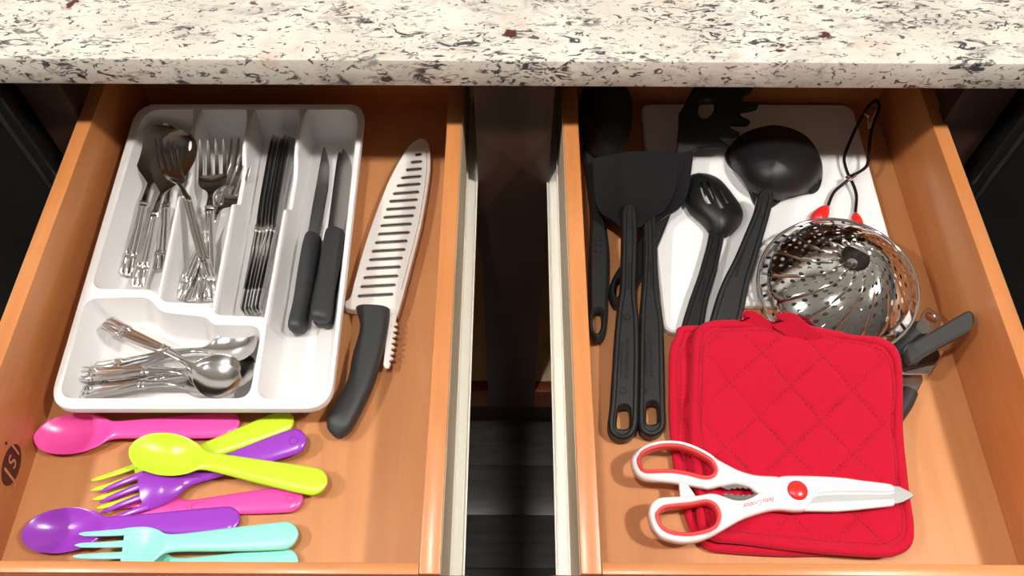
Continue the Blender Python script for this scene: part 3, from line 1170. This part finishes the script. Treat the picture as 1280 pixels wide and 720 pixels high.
grid_shell('bowl', bowl_pt,
           .0025, 14, 40, lambda i, j: True, 'nylon', t)
for k_ in range(6):
    q = P(744 + (k_ % 2) * 7, 300 + (k_ // 2) * 7, .0192)
    bm = bmesh.new()
    bmesh.ops.create_uvsphere(bm, u_segments=8, v_segments=5, radius=.0008)
    for v in bm.verts:
        v.co += q
    bm_obj('grip_dimple', bm, 'emboss', t)

# ------------------------------------------------------------------ pasta server
ps0 = P(810, 280, 0)
t = thing('pasta_server', 'black nylon pasta server with finger teeth and a round drain hole', 'pasta server', (ps0.x, ps0.y, 0))
head = [(846, 192), (848, 165), (849, 141), (854, 133), (858, 124), (866, 110), (880, 99), (905, 94), (925, 95), (942, 108), (940, 113), (926, 121), (929, 125.5), (945, 126), (949, 129), (947, 134), (936, 137), (923, 139),
        (927, 144), (937, 149), (938, 152), (934, 155), (912, 154.5), (914, 159), (925, 165), (924.5, 168.5), (916, 170), (898, 169), (902, 174), (911, 180.5), (908, 183), (890, 182.5), (872, 183.5), (866, 189)]
zh = lambda py: .032 + .036 * min(1.05, max(0, (190 - py) / 95))
yh0, yh1 = P(880, 190, zh(190)).y, P(880, 95, zh(95)).y


def zhead(x, y):
    return .036 * min(1.05, max(0, (y - yh0) / (yh1 - yh0)))


drain = unp([(883 + 10 * math.cos(a) + 2.5 * math.sin(a) * -1, 135 + 12.5 * math.sin(a)) for a in np.linspace(0, 2 * math.pi, 24, endpoint=False)], zh)
plate('head', unp(head, zh), [drain], .032, .0265, 'nylon', t, .0012, None, zhead)
out = spline([(847, 188), (832, 235), (814, 272), (792, 308), (774, 333), (763.5, 352), (761.5, 366), (767, 381), (777, 382), (787, 372), (802, 345), (823, 305), (842, 258), (856, 222), (866, 188)], 90, True)
hol = unp(spline([(770, 366), (771, 355), (776, 350), (777.5, 356), (774.5, 366), (771.5, 371)], 16, True), .0105)
yq0, yq1 = P(767, 381, .011).y, P(856, 190, .03).y
plate('handle', unp(out, zlin(190, .031, 381, .0105)), [hol], .0105, .0005, 'nylon', t, .0022, None, lambda x, y: .0215 * min(1, max(0, (y - yq0) / (yq1 - yq0))))


# ------------------------------------------------------------------ turners
def turner(label, dx, dz, out_handle, hole_px, txt):
    c = P(787 + dx, 380, 0)
    t = thing('turner', label, 'spatula', (c.x, c.y, 0), 'black nylon turners')
    # blade: gently dished sheet
    Lh = spline([(741, 198), (742, 225), (744, 250), (752, 266), (766, 275), (776, 284)], 21)
    Rh = spline([(850, 190), (847, 215), (843, 240), (832, 260), (814, 271), (800, 284)], 21)
    Lh[:, 0] += dx
    Rh[:, 0] += dx

    def pt(i, j):
        v = j / 16
        q = Lh[i] * (1 - v) + Rh[i] * v
        bow = -5 * math.sin(math.pi * v) * max(0, 1 - i / 6)
        s = i / 20
        z = .036 + dz + .004 * (1 - s) - .003 * math.sin(math.pi * s) - .0045 * math.sin(math.pi * v) * (1 - s)
        return tuple(P(q[0], q[1] + bow, z))
    grid_shell('blade', pt, .0022, 20, 16, lambda i, j: True, 'nylon', t)
    o_ = spline(out_handle, 120, True)
    yq0, yq1 = P(780, 545, .011).y, P(787, 262, .035).y
    zz = zlin(262, .041 + dz, 545, .0145)
    rise = .0265 + dz
    zf = lambda x, y: rise * min(1, max(0, (y - yq0) / (yq1 - yq0)))
    plate('handle', unp(o_, zz), [unp(hole_px, .0145)], .0145, .0020, 'nylon', t, .0016, (.0022, .0012), zf)
    for (a, b_), wd, sz in txt:
        ym = (a[1] + b_[1]) / 2
        zt = zz(ym) - .0010
        A, B = P(*a, zz(a[1]) - .0009), P(*b_, zz(b_[1]) - .0009)
        x = (B - A).normalized()
        text_mesh(wd, sz, 'emboss', 'raised_lettering', t, (A + B) / 2, x, Vector((-x.y, x.x, 0)), .0002)
    for px, py, r in ((786 + dx * 1.05, 281, .0032), (784 + dx * 1.2, 396, .003), (779 + dx * 1.5, 488, .003)):
        ring_mark(t, px, py, zz(py) - .0007, r)
    return t


o1 = [(778, 266), (780.5, 256), (787, 251.5), (793.5, 256), (796, 266), (797, 300), (795.5, 360), (798.5, 395), (799.5, 440), (798.5, 500), (797, 531), (790, 545), (778, 549), (766, 544), (760.5, 531), (763.5, 500), (768, 430), (772, 385), (776, 354), (777.5, 300)]
h1 = spline([(771, 531), (773, 512), (777, 508), (784, 508), (787, 513), (787.5, 530), (784, 535), (774, 535)], 24, True)
o2 = [(804, 272), (806, 264), (811.5, 260), (818, 264), (820.5, 272), (821.5, 300), (823.5, 360), (829, 400), (830.5, 440), (831.5, 500), (832, 530), (826, 541), (814.5, 545), (803, 540), (798.5, 526), (799, 480), (799.5, 430), (801, 385), (804, 345), (805, 300)]
h2 = spline([(808, 526), (809, 507), (813, 503), (819, 503), (822, 508), (823, 524), (820, 529), (811, 530)], 24, True)
MI = 'MADE IN CHINA PS-1'
turner('black nylon turner lying under the other turner beside the cutting board', 17, -.007, o2, h2, [(((813, 324), (814.5, 362)), MI, .0030), (((812.5, 418), (815, 472)), 'HEAT RESISTANT 210', .0042), (((806.5, 418), (808.5, 478)), 'DISHWASHER SAFE NYLON', .0026)])
turner('black nylon turner on top, its blade over the other turner', 0, 0, o1, h1, [(((787, 326), (786, 364)), MI, .0030), (((784.5, 420), (783, 474)), 'HEAT RESISTANT 210', .0042), (((778, 420), (776, 480)), 'DISHWASHER SAFE NYLON', .0026)])

# ------------------------------------------------------------------ slotted spoon
c = P(885, 320, 0)
t = thing('slotted_spoon', 'black nylon slotted spoon lying face down on the cutting board', 'spoon', (c.x, c.y, 0))
Ls = spline([(873, 216), (863, 219.5), (857, 233), (855.5, 250), (865, 267), (878, 279), (886, 290), (886, 296)], 41)
Rs = spline([(873.5, 215.8), (888, 218), (902, 226), (917, 244), (927, 259), (928.5, 271), (921, 284), (908, 296)], 41)


def sl(i, j):
    v = j / 28
    q = Ls[i] * (1 - v) + Rs[i] * v
    s = i / 40
    z = .016 + .017 * (1 - (2 * v - 1) ** 2) * math.sin(math.pi * min(1, .04 + s * .96)) ** .7
    return tuple(P(q[0], q[1], z))


def smask(i, j):
    # three slots running lengthwise, middle one longest
    return not ((8 <= i < 21 and 11 <= j < 14) or (9 <= i < 24 and 16 <= j < 19) or (14 <= i < 22 and 21 <= j < 23))


grid_shell('bowl', sl, .0022, 40, 28, smask, 'nylon', t, 60)
out = spline([(887, 290), (889.5, 281), (896, 277), (903, 279), (906, 287), (903.5, 305), (896, 338), (886, 372), (880, 405), (875, 440), (862, 455), (845, 440), (850, 415), (862, 374), (874, 340), (884, 305)], 90, True)
plate('handle', unp(out, .019), [], .020, .0095, 'nylon', t, .0016, (.0020, .0012))
handle_marks(t, ((884, 340), (871, 390)), .0192, .0030, MI)
ring_mark(t, 890, 311, .0194, .003)

# ------------------------------------------------------------------ ladle
c = P(940, 300, 0)
t = thing('ladle', 'large black nylon ladle lying bowl down on the cutting board', 'ladle', (c.x, c.y, 0))
lo = spline([(906.5, 193), (914, 180), (929, 167), (950, 159), (971, 156.5), (996, 163), (1014, 176), (1026, 198), (1028.5, 217), (1025, 234), (1017, 240.5), (1001, 241.5), (984, 246), (966, 258), (953, 262), (943, 254), (935, 235), (925.5, 219), (911, 205)], 72, True)
lc = np.array([970, 200])


def ld(i, j):
    r_ = i / 20
    q = lc + (lo[j % 72] - lc) * r_
    d2 = ((q[0] - 974) / 62) ** 2 + ((q[1] - 190) / 60) ** 2
    z = .012 + .036 * max(0, 1 - d2) ** .62 * (1 - r_ ** 10 * .0) + .006 * max(0, 1 - r_)
    return tuple(P(q[0], q[1], z))


grid_shell('bowl', ld, .0024, 20, 72, lambda i, j: True, 'nylon', t, 60)
out = spline([(945, 258), (948, 243), (953, 235.5), (960, 233), (966, 236), (968, 243), (966, 256), (958, 285), (947, 322), (937, 355), (930, 390), (920, 425), (910, 450), (890, 448), (882, 425), (892, 385), (903, 352), (919, 320), (934, 285)], 100, True)
yq0, yq1 = P(900, 425, .02).y, P(958, 240, .04).y
zz = zlin(240, .045, 425, .0215)
plate('handle', unp(out, zz), [], .0215, .0100, 'nylon', t, .0018, (.0024, .0013), lambda x, y: .0215 * min(1, max(0, (y - yq0) / (yq1 - yq0))))
a, b_ = P(931, 310, .0342), P(920, 345, .030)
x = (b_ - a).normalized()
text_mesh(MI, .0034, 'emboss', 'raised_lettering', t, (a + b_) / 2, x, Vector((-x.y, x.x, 0)), .0003)
ring_mark(t, 949, 268, .0385, .0034)

# ------------------------------------------------------------------ wire tongs with red tips
c = P(1065, 220, 0)
t = thing('wire_tongs', 'crossed dark wire tongs with red tips leaning in the back corner', 'tongs', (c.x, c.y, 0))
wA = [(1031, 270, .014), (1034, 260, .014), (1042, 241, .015), (1054, 230, .017), (1067, 219.5, .020), (1081, 210, .021), (1085, 202, .022), (1087, 180, .025), (1090, 160, .030), (1097, 141, .037), (1099, 131, .041), (1095.5, 125, .043)]
wB = [(1069, 282, .013), (1069, 269, .013), (1070.5, 246, .014), (1067, 232, .016), (1061, 220, .016), (1056.5, 207, .017), (1055.5, 196, .018), (1062, 178, .024), (1071, 158, .031), (1080, 142, .037), (1088, 130, .042), (1095.5, 125, .043)]
for wpts in (wA, wB):
    pts = [tuple(P(a_[0], a_[1], a_[2])) for a_ in wpts]
    tube('wire', spline(pts, 60), .0017, 'blackwire', t, 8)
pts = [tuple(P(*q)) for q in ((1080, 142, .0395), (1085, 146, .036), (1086, 156, .032), (1087, 161, .031), (1090, 150, .036), (1095, 138, .041))]
tube('spring_wire', spline(pts, 30), .0011, 'chrome', t, 6)
for q in ((1060, 222.5, .020), (1065.5, 221, .0225)):
    c = P(*q)
    d = (P(1054, 230, .018) - P(1081, 210, .021)).normalized()
    tube('clip', [c - d * .0035, c + d * .0035], .0028, 'chrome', t, 10)
for wa, wb, ra in (((1034.5, 258, .014), (1018, 279, .013), 1), ((1068.5, 266, .013), (1073, 287, .012), 1)):
    a, b_ = P(*wa), P(*wb)
    n = 8
    pts = [a + (b_ - a) * (k / n) for k in range(n + 1)]
    rr = [.0022, .0042, .0060, .0070, .0076, .0080, .0080, .0074, .004]
    tube('red_tip', pts, [r * (1 if wa[0] < 1050 else .75) for r in rr], 'redplastic', t, 12)

# ------------------------------------------------------------------ folding steamer basket
RS = .0725
zr = .030
c = P(1046.5, 356, zr)
st = thing('steamer_basket', 'folded chrome steamer basket with perforated overlapping petals', 'steamer', (c.x, c.y, 0))
tilt = Matrix.Rotation(math.radians(5), 3, 'X') @ Matrix.Rotation(math.radians(-6), 3, 'Y')


def S(v):
    return c + tilt @ Vector(v)


bm = bmesh.new()
tube_bm(bm, [S((RS * math.cos(a), RS * math.sin(a), 0)) for a in np.linspace(0, 2 * math.pi, 97)], .0016, 8, False)
bm_obj('rim_ring', bm, 'chrome', st, 60)
NP = 14
dome_h = .036


def dome(r, a):
    """r: 0 at the iris, 1 at the outer edge"""
    rad = .0125 + (RS - .0075 - .0125) * r
    q = rad / RS
    z = dome_h * max(0, 1 - q ** 2.2) - .002
    return rad, z


for k_ in range(NP):
    a0 = 2 * math.pi * k_ / NP
    nr, na = 8, 5
    bm = bmesh.new()
    grid = {}
    # petal sweeps round as it rises, its leading edge lies over the next petal
    def pp(u, v):
        rad, z = dome(u, 0)
        wdt = 2 * math.pi / NP * (1.55 + .35 * (1 - u))
        tw = .75 * (1 - u) ** 1.4
        ang = a0 + tw + (v - .5) * wdt
        lift = .0006 + .0030 * v * (1 - .35 * u)
        return S((rad * math.cos(ang) + .0095 * (1 - u) ** 1.2, rad * math.sin(ang) + .010 * (1 - u) ** 1.2, z + lift))
    mv = {}

    def vert(u, v):
        key = (round(u, 5), round(v, 5))
        if key not in mv:
            mv[key] = bm.verts.new(pp(u, v))
        return mv[key]
    for i in range(nr):
        for j in range(na):
            u0, u1, v0, v1 = i / nr, (i + 1) / nr, j / na, (j + 1) / na
            # rounded inner end of the petal
            if i == 0 and j in (0, na - 1):
                continue
            sq = [(u0, v0), ((u0 + u1) / 2, v0), (u1, v0), (u1, (v0 + v1) / 2), (u1, v1), ((u0 + u1) / 2, v1), (u0, v1), (u0, (v0 + v1) / 2)]
            hole_here = i >= 1 and 1 <= j < na - (1 if i % 2 else 0) and not (i == 1)
            if hole_here:
                um, vm = (u0 + u1) / 2, (v0 + v1) / 2
                rad, _z = dome(um, 0)
                ru = .0017 / (RS - .0175)
                rv = .0017 / (rad * 2 * math.pi / NP * 1.35)
                rv = min(rv, (v1 - v0) * .42)
                ho = [(um + ru * math.cos(q), vm + rv * math.sin(q)) for q in [math.pi * (1.25 - .25 * n_ * -1) for n_ in range(8)]]
                sv = [vert(*s_) for s_ in sq]
                hv = [bm.verts.new(pp(*h_)) for h_ in ho]
                for n_ in range(8):
                    bm.faces.new((sv[n_], sv[(n_ + 1) % 8], hv[(n_ + 1) % 8], hv[n_]))
                # drawn lip round the hole
                lip = [bm.verts.new(Vector(pp(*h_)) - tilt @ Vector((0, 0, .0008))) for h_ in ho]
                for n_ in range(8):
                    bm.faces.new((hv[n_], hv[(n_ + 1) % 8], lip[(n_ + 1) % 8], lip[n_]))
            else:
                bm.faces.new([vert(*s_) for s_ in sq])
    off = origin_of(st)
    for v in bm.verts:
        v.co -= off
    me = bpy.data.meshes.new('petal')
    bmesh.ops.recalc_face_normals(bm, faces=bm.faces)
    bm.to_mesh(me)
    bm.free()
    smooth(me, 40)
    po = link('petal', me, 'chrome', st)
    sm_ = po.modifiers.new('sheet', 'SOLIDIFY')
    sm_.thickness = .0005
    sm_.offset = -1
    # hinge tab joining petal and rim, with an open window on each side
    bm = bmesh.new()
    am = a0 + .06
    hw_ = .10
    for q0, q1, r0, r1 in ((-hw_, -hw_ * .55, 0, 1), (hw_ * .55, hw_, 0, 1), (-hw_, hw_, .72, 1), (-hw_, hw_, 0, .16)):
        cs = []
        for aa, rr_ in ((q0, r0), (q1, r0), (q1, r1), (q0, r1)):
            rad = RS - .0005 - .0095 * rr_
            zt_ = .0004 + .0072 * rr_
            cs.append(S((rad * math.cos(am + aa), rad * math.sin(am + aa), zt_)))
        vt = [bm.verts.new(p) for p in cs]
        vb = [bm.verts.new(p - Vector((0, 0, .0006))) for p in cs]
        bm.faces.new(vt)
        bm.faces.new(vb[::-1])
        for n_ in range(4):
            bm.faces.new((vt[n_], vb[n_], vb[(n_ + 1) % 4], vt[(n_ + 1) % 4]))
    bm_obj('hinge_tab', bm, 'chrome', st, 50)
# base plate, centre post and knob, feet
bm = bmesh.new()
ci = [S((.050 * math.cos(a), .050 * math.sin(a), 0)) for a in np.linspace(0, 2 * math.pi, 40, endpoint=False)]
rb = [bm.verts.new(p - Vector((0, 0, .006))) for p in ci]
bm.faces.new(rb)
r = bmesh.ops.extrude_face_region(bm, geom=list(bm.faces))
for v in r['geom']:
    if isinstance(v, bmesh.types.BMVert):
        v.co.z -= .001
bm_obj('base_plate', bm, 'satin', st)
tube('centre_post', [S((.0095, .010, -.006)), S((.0095, .010, .018)), S((.0095, .010, .0185)), S((.0095, .010, .024)), S((.0095, .010, .0262))], [.0026, .0026, .0046, .0046, .002], 'chrome', st, 14)
for k_ in range(3):
    a = 2 * math.pi * k_ / 3 + .4
    q = S((.040 * math.cos(a), .040 * math.sin(a), -.007))
    tube('foot', [q, Vector((q.x, q.y, .0095))], .002, 'chrome', st, 8)

# ------------------------------------------------------------------ can opener
c = P(1155, 440, 0)
t = thing('can_opener', 'can opener with black grips, steel plate and grey turning knob', 'can opener', (c.x, c.y, 0))
plate('lower_arm', unp(rounded([(1126, 466), (1152, 466), (1155, 474), (1143, 497), (1124, 520), (1108, 512)], 4, 4), .010), [], .010, .0060, 'satin', t, .0008)
gl = [P(1137, 488, .009), P(1130, 503, .009), P(1122, 515, .009), P(1116, 524, .009)]
tube('grip', spline([tuple(p) for p in gl], 20), [.0055] + [.0080] * 18 + [.005], 'rubber', t, 14)
gl = [P(1152, 408, .016), P(1138, 424, .016), P(1124, 442, .016), P(1114, 455, .015), P(1106, 466, .013)]
tube('grip', spline([tuple(p) for p in gl], 20), [.0060] + [.0092] * 18 + [.005], 'rubber', t, 14)
tip = spline([(1150, 399), (1153, 391), (1160, 383.5), (1166, 387), (1176, 394), (1177.5, 401), (1173, 409), (1167, 421), (1155, 425), (1145, 414)], 40, True)
th_ = spline([(1157, 397), (1159, 391), (1166, 393), (1170, 398), (1169, 403), (1163, 402)], 18, True)
plate('opener_tip', unp(tip, .021), [unp(th_, .021)], .021, .0190, 'satin', t, .0006)
plate('cutter_plate', unp([(1124, 467), (1133, 455), (1150, 446), (1168, 437), (1180, 439), (1171, 454), (1162, 467.5)], .022), [], .022, .0200, 'chrome', t, .0005)
tube('feed_wheel', [P(1154, 409, .0205), P(1154, 409, .0275)], .0060, 'chrome', t, 18)
tube('hub', [P(1142, 441, .012), P(1142, 441, .028)], .0085, 'grey', t, 18)
kn = spline([(1134, 439), (1139, 430), (1160, 417), (1190, 399), (1206, 390), (1214, 388), (1219.5, 395), (1218.5, 405), (1211, 413), (1190, 424), (1165, 438), (1150, 446.5), (1142, 451), (1135.5, 447)], 60, True)
kz = lambda px: .036 + .026 * (px - 1134) / 85
kx0, kx1 = P(1134, 439, .036).x, P(1219.5, 395, .062).x
knw = np.array([tuple(P(x, y, kz(x)))[:2] for x, y in kn])
plate('turning_knob', knw, [], .036, .025, 'grey', t, .0022, None, lambda x, y: .026 * (x - kx0) / (kx1 - kx0))

# ------------------------------------------------------------------ potholders
I0, I1, I2 = P(910.2, 482.2, .02), P(988.9, 560, .02), P(1026.7, 524.4, .02)
e1, e2 = (I1 - I0) / 2, I2 - I1
inv = np.linalg.inv(np.array([[e1.x, e2.x], [e1.y, e2.y]]))


def potholder(label, corners, zc, th, phase, drape):
    out_w = unp(corners, zc)
    cen = out_w.mean(0)
    t = thing('potholder', label, 'potholder', (cen[0], cen[1], drape(cen[0], cen[1])), 'red potholders')
    NS, NR = len(out_w), 90
    bm = bmesh.new()
    rows = []
    for side in (1, -1):
        rws = []
        for i in range(NR + 1):
            r_ = i / NR
            ring_ = []
            for j in range(NS):
                x, y = cen + (out_w[j] - cen) * r_ * .975
                ab = inv @ np.array([x - I0.x, y - I0.y]) + phase
                g = 0.
                for q, o_ in ((ab[0], ab[1]), (ab[1], ab[0])):
                    d = abs(q - round(q))
                    stitch = .72 + .28 * math.cos(o_ * 2 * math.pi * 9)
                    g += math.exp(-(d / .05) ** 2) * .0026 * stitch + math.exp(-(d / .28) ** 2) * .0018
                eb = 1 - max(0, (r_ - .93) / .07)
                # border seam
                g += math.exp(-((r_ - .905) / .008) ** 2) * .0012
                zz = .5 * th + side * max(.0006, .5 * th * (1 - max(0, (r_ - .86) / .14) ** 2 * .35) - g * .9)
                ring_.append(bm.verts.new((x, y, zz + drape(x, y))) if i or not ring_ else ring_[0])
            rws.append(ring_)
        rows.append(rws)
    for side, rws in enumerate(rows):
        for i in range(NR):
            for j in range(NS):
                a, b_, c_, d_ = rws[i][j], rws[i][(j + 1) % NS], rws[i + 1][(j + 1) % NS], rws[i + 1][j]
                f_ = (a, d_, c_) if i == 0 else (a, d_, c_, b_)
                bm.faces.new(f_ if side == 0 else f_[::-1])
    for j in range(NS):
        bm.faces.new((rows[0][NR][j], rows[1][NR][j], rows[1][NR][(j + 1) % NS], rows[0][NR][(j + 1) % NS]))
    from mathutils.kdtree import KDTree
    tv = [v.co.copy() for rws in rows[:1] for rg_ in rws[1:] for v in rg_]
    kd = KDTree(len(tv))
    for n_, v in enumerate(tv):
        kd.insert((v.x, v.y, 0), n_)
    kd.balance()
    bm_obj('quilted_pad', bm, 'red', t, 180)
    # running stitches along the quilting and inside the border
    dashes = []
    for fam in (0, 1):
        for k_ in range(-6, 9):
            for m_ in np.arange(-7, 9, .115):
                ab = np.array([k_, m_]) if fam == 0 else np.array([m_, k_])
                ab = ab - phase
                x, y = I0.x + e1.x * ab[0] + e2.x * ab[1], I0.y + e1.y * ab[0] + e2.y * ab[1]
                dashes.append((x, y, e2 if fam == 0 else e1, .90))
    n_st = 190
    br_ = spline([tuple(cen + (q - cen) * .905) for q in out_w[::6]], n_st, True)
    for n_ in range(n_st):
        dd = br_[(n_ + 1) % n_st] - br_[n_ - 1]
        dashes.append((br_[n_][0], br_[n_][1], Vector((dd[0], dd[1], 0)), 1.))
    ang_o = np.arctan2(out_w[:, 1] - cen[1], out_w[:, 0] - cen[0])
    rad_o = np.linalg.norm(out_w - cen, axis=1)
    od = np.argsort(ang_o)
    bm = bmesh.new()
    for x, y, dr, lim in dashes:
        rr_ = math.hypot(x - cen[0], y - cen[1])
        ro = np.interp(math.atan2(y - cen[1], x - cen[0]), ang_o[od], rad_o[od], period=2 * math.pi)
        if rr_ > ro * lim * .975 and lim < 1:
            continue
        co, idx, _ = kd.find((x, y, 0))
        zz = tv[idx].z
        d_ = Vector((dr.x, dr.y, 0)).normalized() * .00125
        n2 = Vector((-d_.y, d_.x, 0)).normalized() * .0004
        p_ = Vector((x, y, zz))
        vt = [bm.verts.new(p_ + q + Vector((0, 0, .00035))) for q in (-d_ - n2, d_ - n2, d_ + n2, -d_ + n2)]
        vb = [bm.verts.new(v.co - Vector((0, 0, .0012))) for v in vt]
        bm.faces.new(vt)
        for n_ in range(4):
            bm.faces.new((vt[n_], vb[n_], vb[(n_ + 1) % 4], vt[(n_ + 1) % 4]))
    so_ = bm_obj('stitching', bm, 'thread', t, 40)
    so_['kind'] = 'stuff'
    # bound edge
    bm = bmesh.new()
    pts = [Vector((*(cen + (out_w[j % NS] - cen) * .968), .5 * th)) for j in range(NS + 1)]
    for p in pts:
        p.z += drape(p.x, p.y)
    rings = []
    n_ = 10
    for j, p in enumerate(pts):
        q = out_w[j % NS] - cen
        d = Vector((*q, 0)).normalized()
        rings.append([p + d * (.0046 * math.cos(a)) + Vector((0, 0, (.5 * th + .0004) * math.sin(a))) for a in [2 * math.pi * k / n_ for k in range(n_)]])
    loft_bm(bm, rings, False)
    bmesh.ops.remove_doubles(bm, verts=bm.verts, dist=1e-6)
    bm_obj('bound_edge', bm, 'red', t, 80)
    return t


yb0, yb1 = P(990, 425, .02).y, P(990, 560, .02).y


def drape_low(x, y):
    s = min(1, max(0, (y - yb1) / (yb0 - yb1)))
    return .0008 + .0205 * s * s * (3 - 2 * s) 


def drape_up(x, y):
    return drape_low(x, y) + .0088


low_px = spline([(860, 418), (1000, 428), (1092, 440), (1112, 455), (1122, 500), (1129, 560), (1135, 640), (1130, 676), (1108, 685), (1000, 691), (910, 688), (886, 684), (870, 668), (858, 640), (845, 580), (838, 520), (834, 455), (841, 430)], 420, True)
up_px = spline([(893, 411), (940, 411.5), (1000, 418), (1060, 427), (1098, 434), (1116, 449), (1124, 480), (1130, 540), (1138, 610), (1145, 655), (1142, 679), (1122, 691), (1090, 692), (1000, 684), (930, 676), (892, 672), (876, 655), (872, 600), (866, 540), (863, 470), (864, 433), (873, 416)], 420, True)
pl = potholder('red quilted cotton potholder lying underneath the other potholder', low_px, .011, .0085, np.array([.35, .2]), drape_low)
pu = potholder('red quilted cotton potholder on top, with the scissors across it', up_px, .021, .0085, np.array([0., 0.]), drape_up)


def strip_loop(parent, pts, wdt):
    bm = bmesh.new()
    sp = spline([tuple(P(*q)) for q in pts], 40)
    rings = []
    for i, p in enumerate(sp):
        tn = Vector(sp[min(i + 1, 39)]) - Vector(sp[max(i - 1, 0)])
        tn.normalize()
        wv = Vector((.25, .55, .8))
        wv = (wv - tn * wv.dot(tn)).normalized()
        nn = tn.cross(wv)
        p = Vector(p)
        rings.append([p + wv * (wdt / 2 * a) + nn * (.0007 * b_) for a, b_ in ((-1, -1), (1, -1), (1, 1), (-1, 1))])
    loft_bm(bm, rings)
    bm_obj('hanging_loop', bm, 'red', parent, 60)


strip_loop(pl, [(985, 422, .033), (972, 414, .035), (955, 406, .037), (940, 404, .038), (930, 400, .040), (935, 395, .043), (947, 400, .042), (962, 413, .036)], .011)
strip_loop(pu, [(1004, 424, .036), (990, 414, .040), (979, 408, .042), (972, 402, .045), (979, 397.5, .047), (990, 399, .046), (1001, 408, .043), (1022, 424, .037)], .011)

# ------------------------------------------------------------------ kitchen scissors
ZS = .0225
c = P(960, 615, 0)
sc = thing('kitchen_scissors', 'white kitchen scissors with red-lined finger holes lying on the potholder', 'scissors', (c.x, c.y, ZS - .006))
u_out = [(790, 576), (793.5, 565), (805, 556.5), (826, 551), (846.7, 551), (867.5, 556.5), (888, 567.5), (909, 579.3), (926, 587.5), (946.7, 593), (974, 595), (985, 602), (975, 612), (951, 615), (938, 606.7), (919.6, 602.5), (901, 606), (888, 608.7), (880, 607.7), (859, 603.5), (832, 600), (807, 598), (795, 590)]
u_hole = [(797.5, 572), (806, 561.5), (826, 555), (848.7, 555), (869.6, 561.5), (890.4, 573.5), (897, 586), (892.5, 595.5), (880, 597.5), (859, 592.5), (838, 589.5), (807, 589.5), (799, 582)]
l_out = [(811, 642), (814, 629.6), (823.7, 622), (842.5, 620), (869.6, 619), (890.4, 616), (905, 619.5), (918, 624), (932, 624), (946.7, 617.5), (959, 608.5), (972, 597.5), (981, 594), (1015, 594), (1053, 596), (1078, 599.5), (1113, 604), (1119, 609),
         (1117, 613.5), (1075, 613.5), (1040, 614), (1022, 617.5), (1014, 627), (1008, 636), (995, 637), (979, 635.5), (967, 636), (946.7, 641), (926, 649), (905, 661), (888, 670), (869.6, 675.5), (851, 676.5), (830, 671), (817, 660)]
l_hole = [(819.5, 645), (824, 636), (834, 631), (863, 628), (882, 624.7), (894, 629), (900.5, 640), (899.5, 652.5), (892.5, 661.5), (878, 667), (861, 669.5), (840, 667.5), (826, 659.5)]


def grown(px, d, z):
    return inset(ccw(unp(spline(px, 70, True), z)), d)


zu = ZS + .008
uh = grown(u_hole, -.0002, zu)
lh = grown(l_hole, -.0002, zu)
plate('handle', unp(spline(u_out, 150, True), zu), [uh], zu, ZS - .0025, 'white', sc, .0022, None, None, 60)
plate('handle', unp(spline(l_out, 190, True), zu + .0015), [lh], zu + .0015, ZS - .002, 'white', sc, .0019, None, None, 60)
for nm, hpx in (('finger_lining', u_hole), ('finger_lining', l_hole)):
    z2 = zu + (.0003 if hpx is u_hole else .0015)
    oo = grown(hpx, -.0001, zu)
    plate(nm, oo, [inset(oo, .0026)], z2, ZS - .0022, 'redrubber', sc, .0009, None, None, 60)
plate('stop_peg', unp([(849, 602), (858, 602), (870, 620), (851, 621)], ZS + .004), [], ZS + .004, ZS - .001, 'white', sc, .001)
# steel: blades and nutcracker teeth
plate('blade', unp(spline([(1000, 622), (1020, 615), (1060, 611), (1116, 607.5), (1128, 610), (1142, 619), (1133, 625.5), (1118, 630), (1060, 632), (1010, 632)], 80, True), ZS + .0045), [], ZS + .0048, ZS + .0026, 'brushed', sc, .0005)
plate('blade_cover', unp([(1004, 630), (1040, 627), (1116, 623.5), (1119, 627), (1118, 631.5), (1071, 636.5), (1047, 638.5), (1006, 638)], ZS + .006), [], ZS + .0062, ZS + .0010, 'white', sc, .0009)
teeth_u, teeth_l = [], []
for i in range(13):
    s = i / 12
    x = 908 + 42 * s
    teeth_u.append((x, 614.5 - 4.5 * math.sin(math.pi * (.15 + .8 * s)) + (.9 if i % 2 else -.9)))
    teeth_l.append((x, 616.5 + 2.0 * math.sin(math.pi * s) + (.8 if i % 2 else -.8)))
plate('nutcracker_jaw', unp([(899, 607)] + teeth_u + [(953, 613), (940, 603), (919, 599), (905, 602)], ZS + .0035), [], ZS + .0035, ZS + .001, 'satin', sc, .0003)
plate('nutcracker_jaw', unp([(903, 618)] + teeth_l + [(954, 614), (946, 622), (930, 628), (912, 627)], ZS + .0045), [], ZS + .0045, ZS + .002, 'satin', sc, .0003)
# rivet
bm = bmesh.new()
rc = P(997, 613, zu + .0015)
rings = []
for s in np.linspace(0, 1, 9):
    a = s * math.pi / 2
    rings.append([rc + Vector((.0083 * math.cos(a * .97) * math.cos(q), .0083 * math.cos(a * .97) * math.sin(q), .0032 * math.sin(a))) for q in np.linspace(0, 2 * math.pi, 32, endpoint=False)])
loft_bm(bm, rings)
bm_obj('rivet', bm, 'redplastic', sc, 70)
# printed name, upside down as it lies
a, b_ = P(965, 624.2, zu + .0017), P(932, 632.0, zu + .0017)
x = (b_ - a).normalized()
text_mesh('Betty Crocker', .0056, 'logo', 'printed_name', sc, (a + b_) / 2, x, Vector((-x.y, x.x, 0)), .00005, .25, 'CENTER', .82)
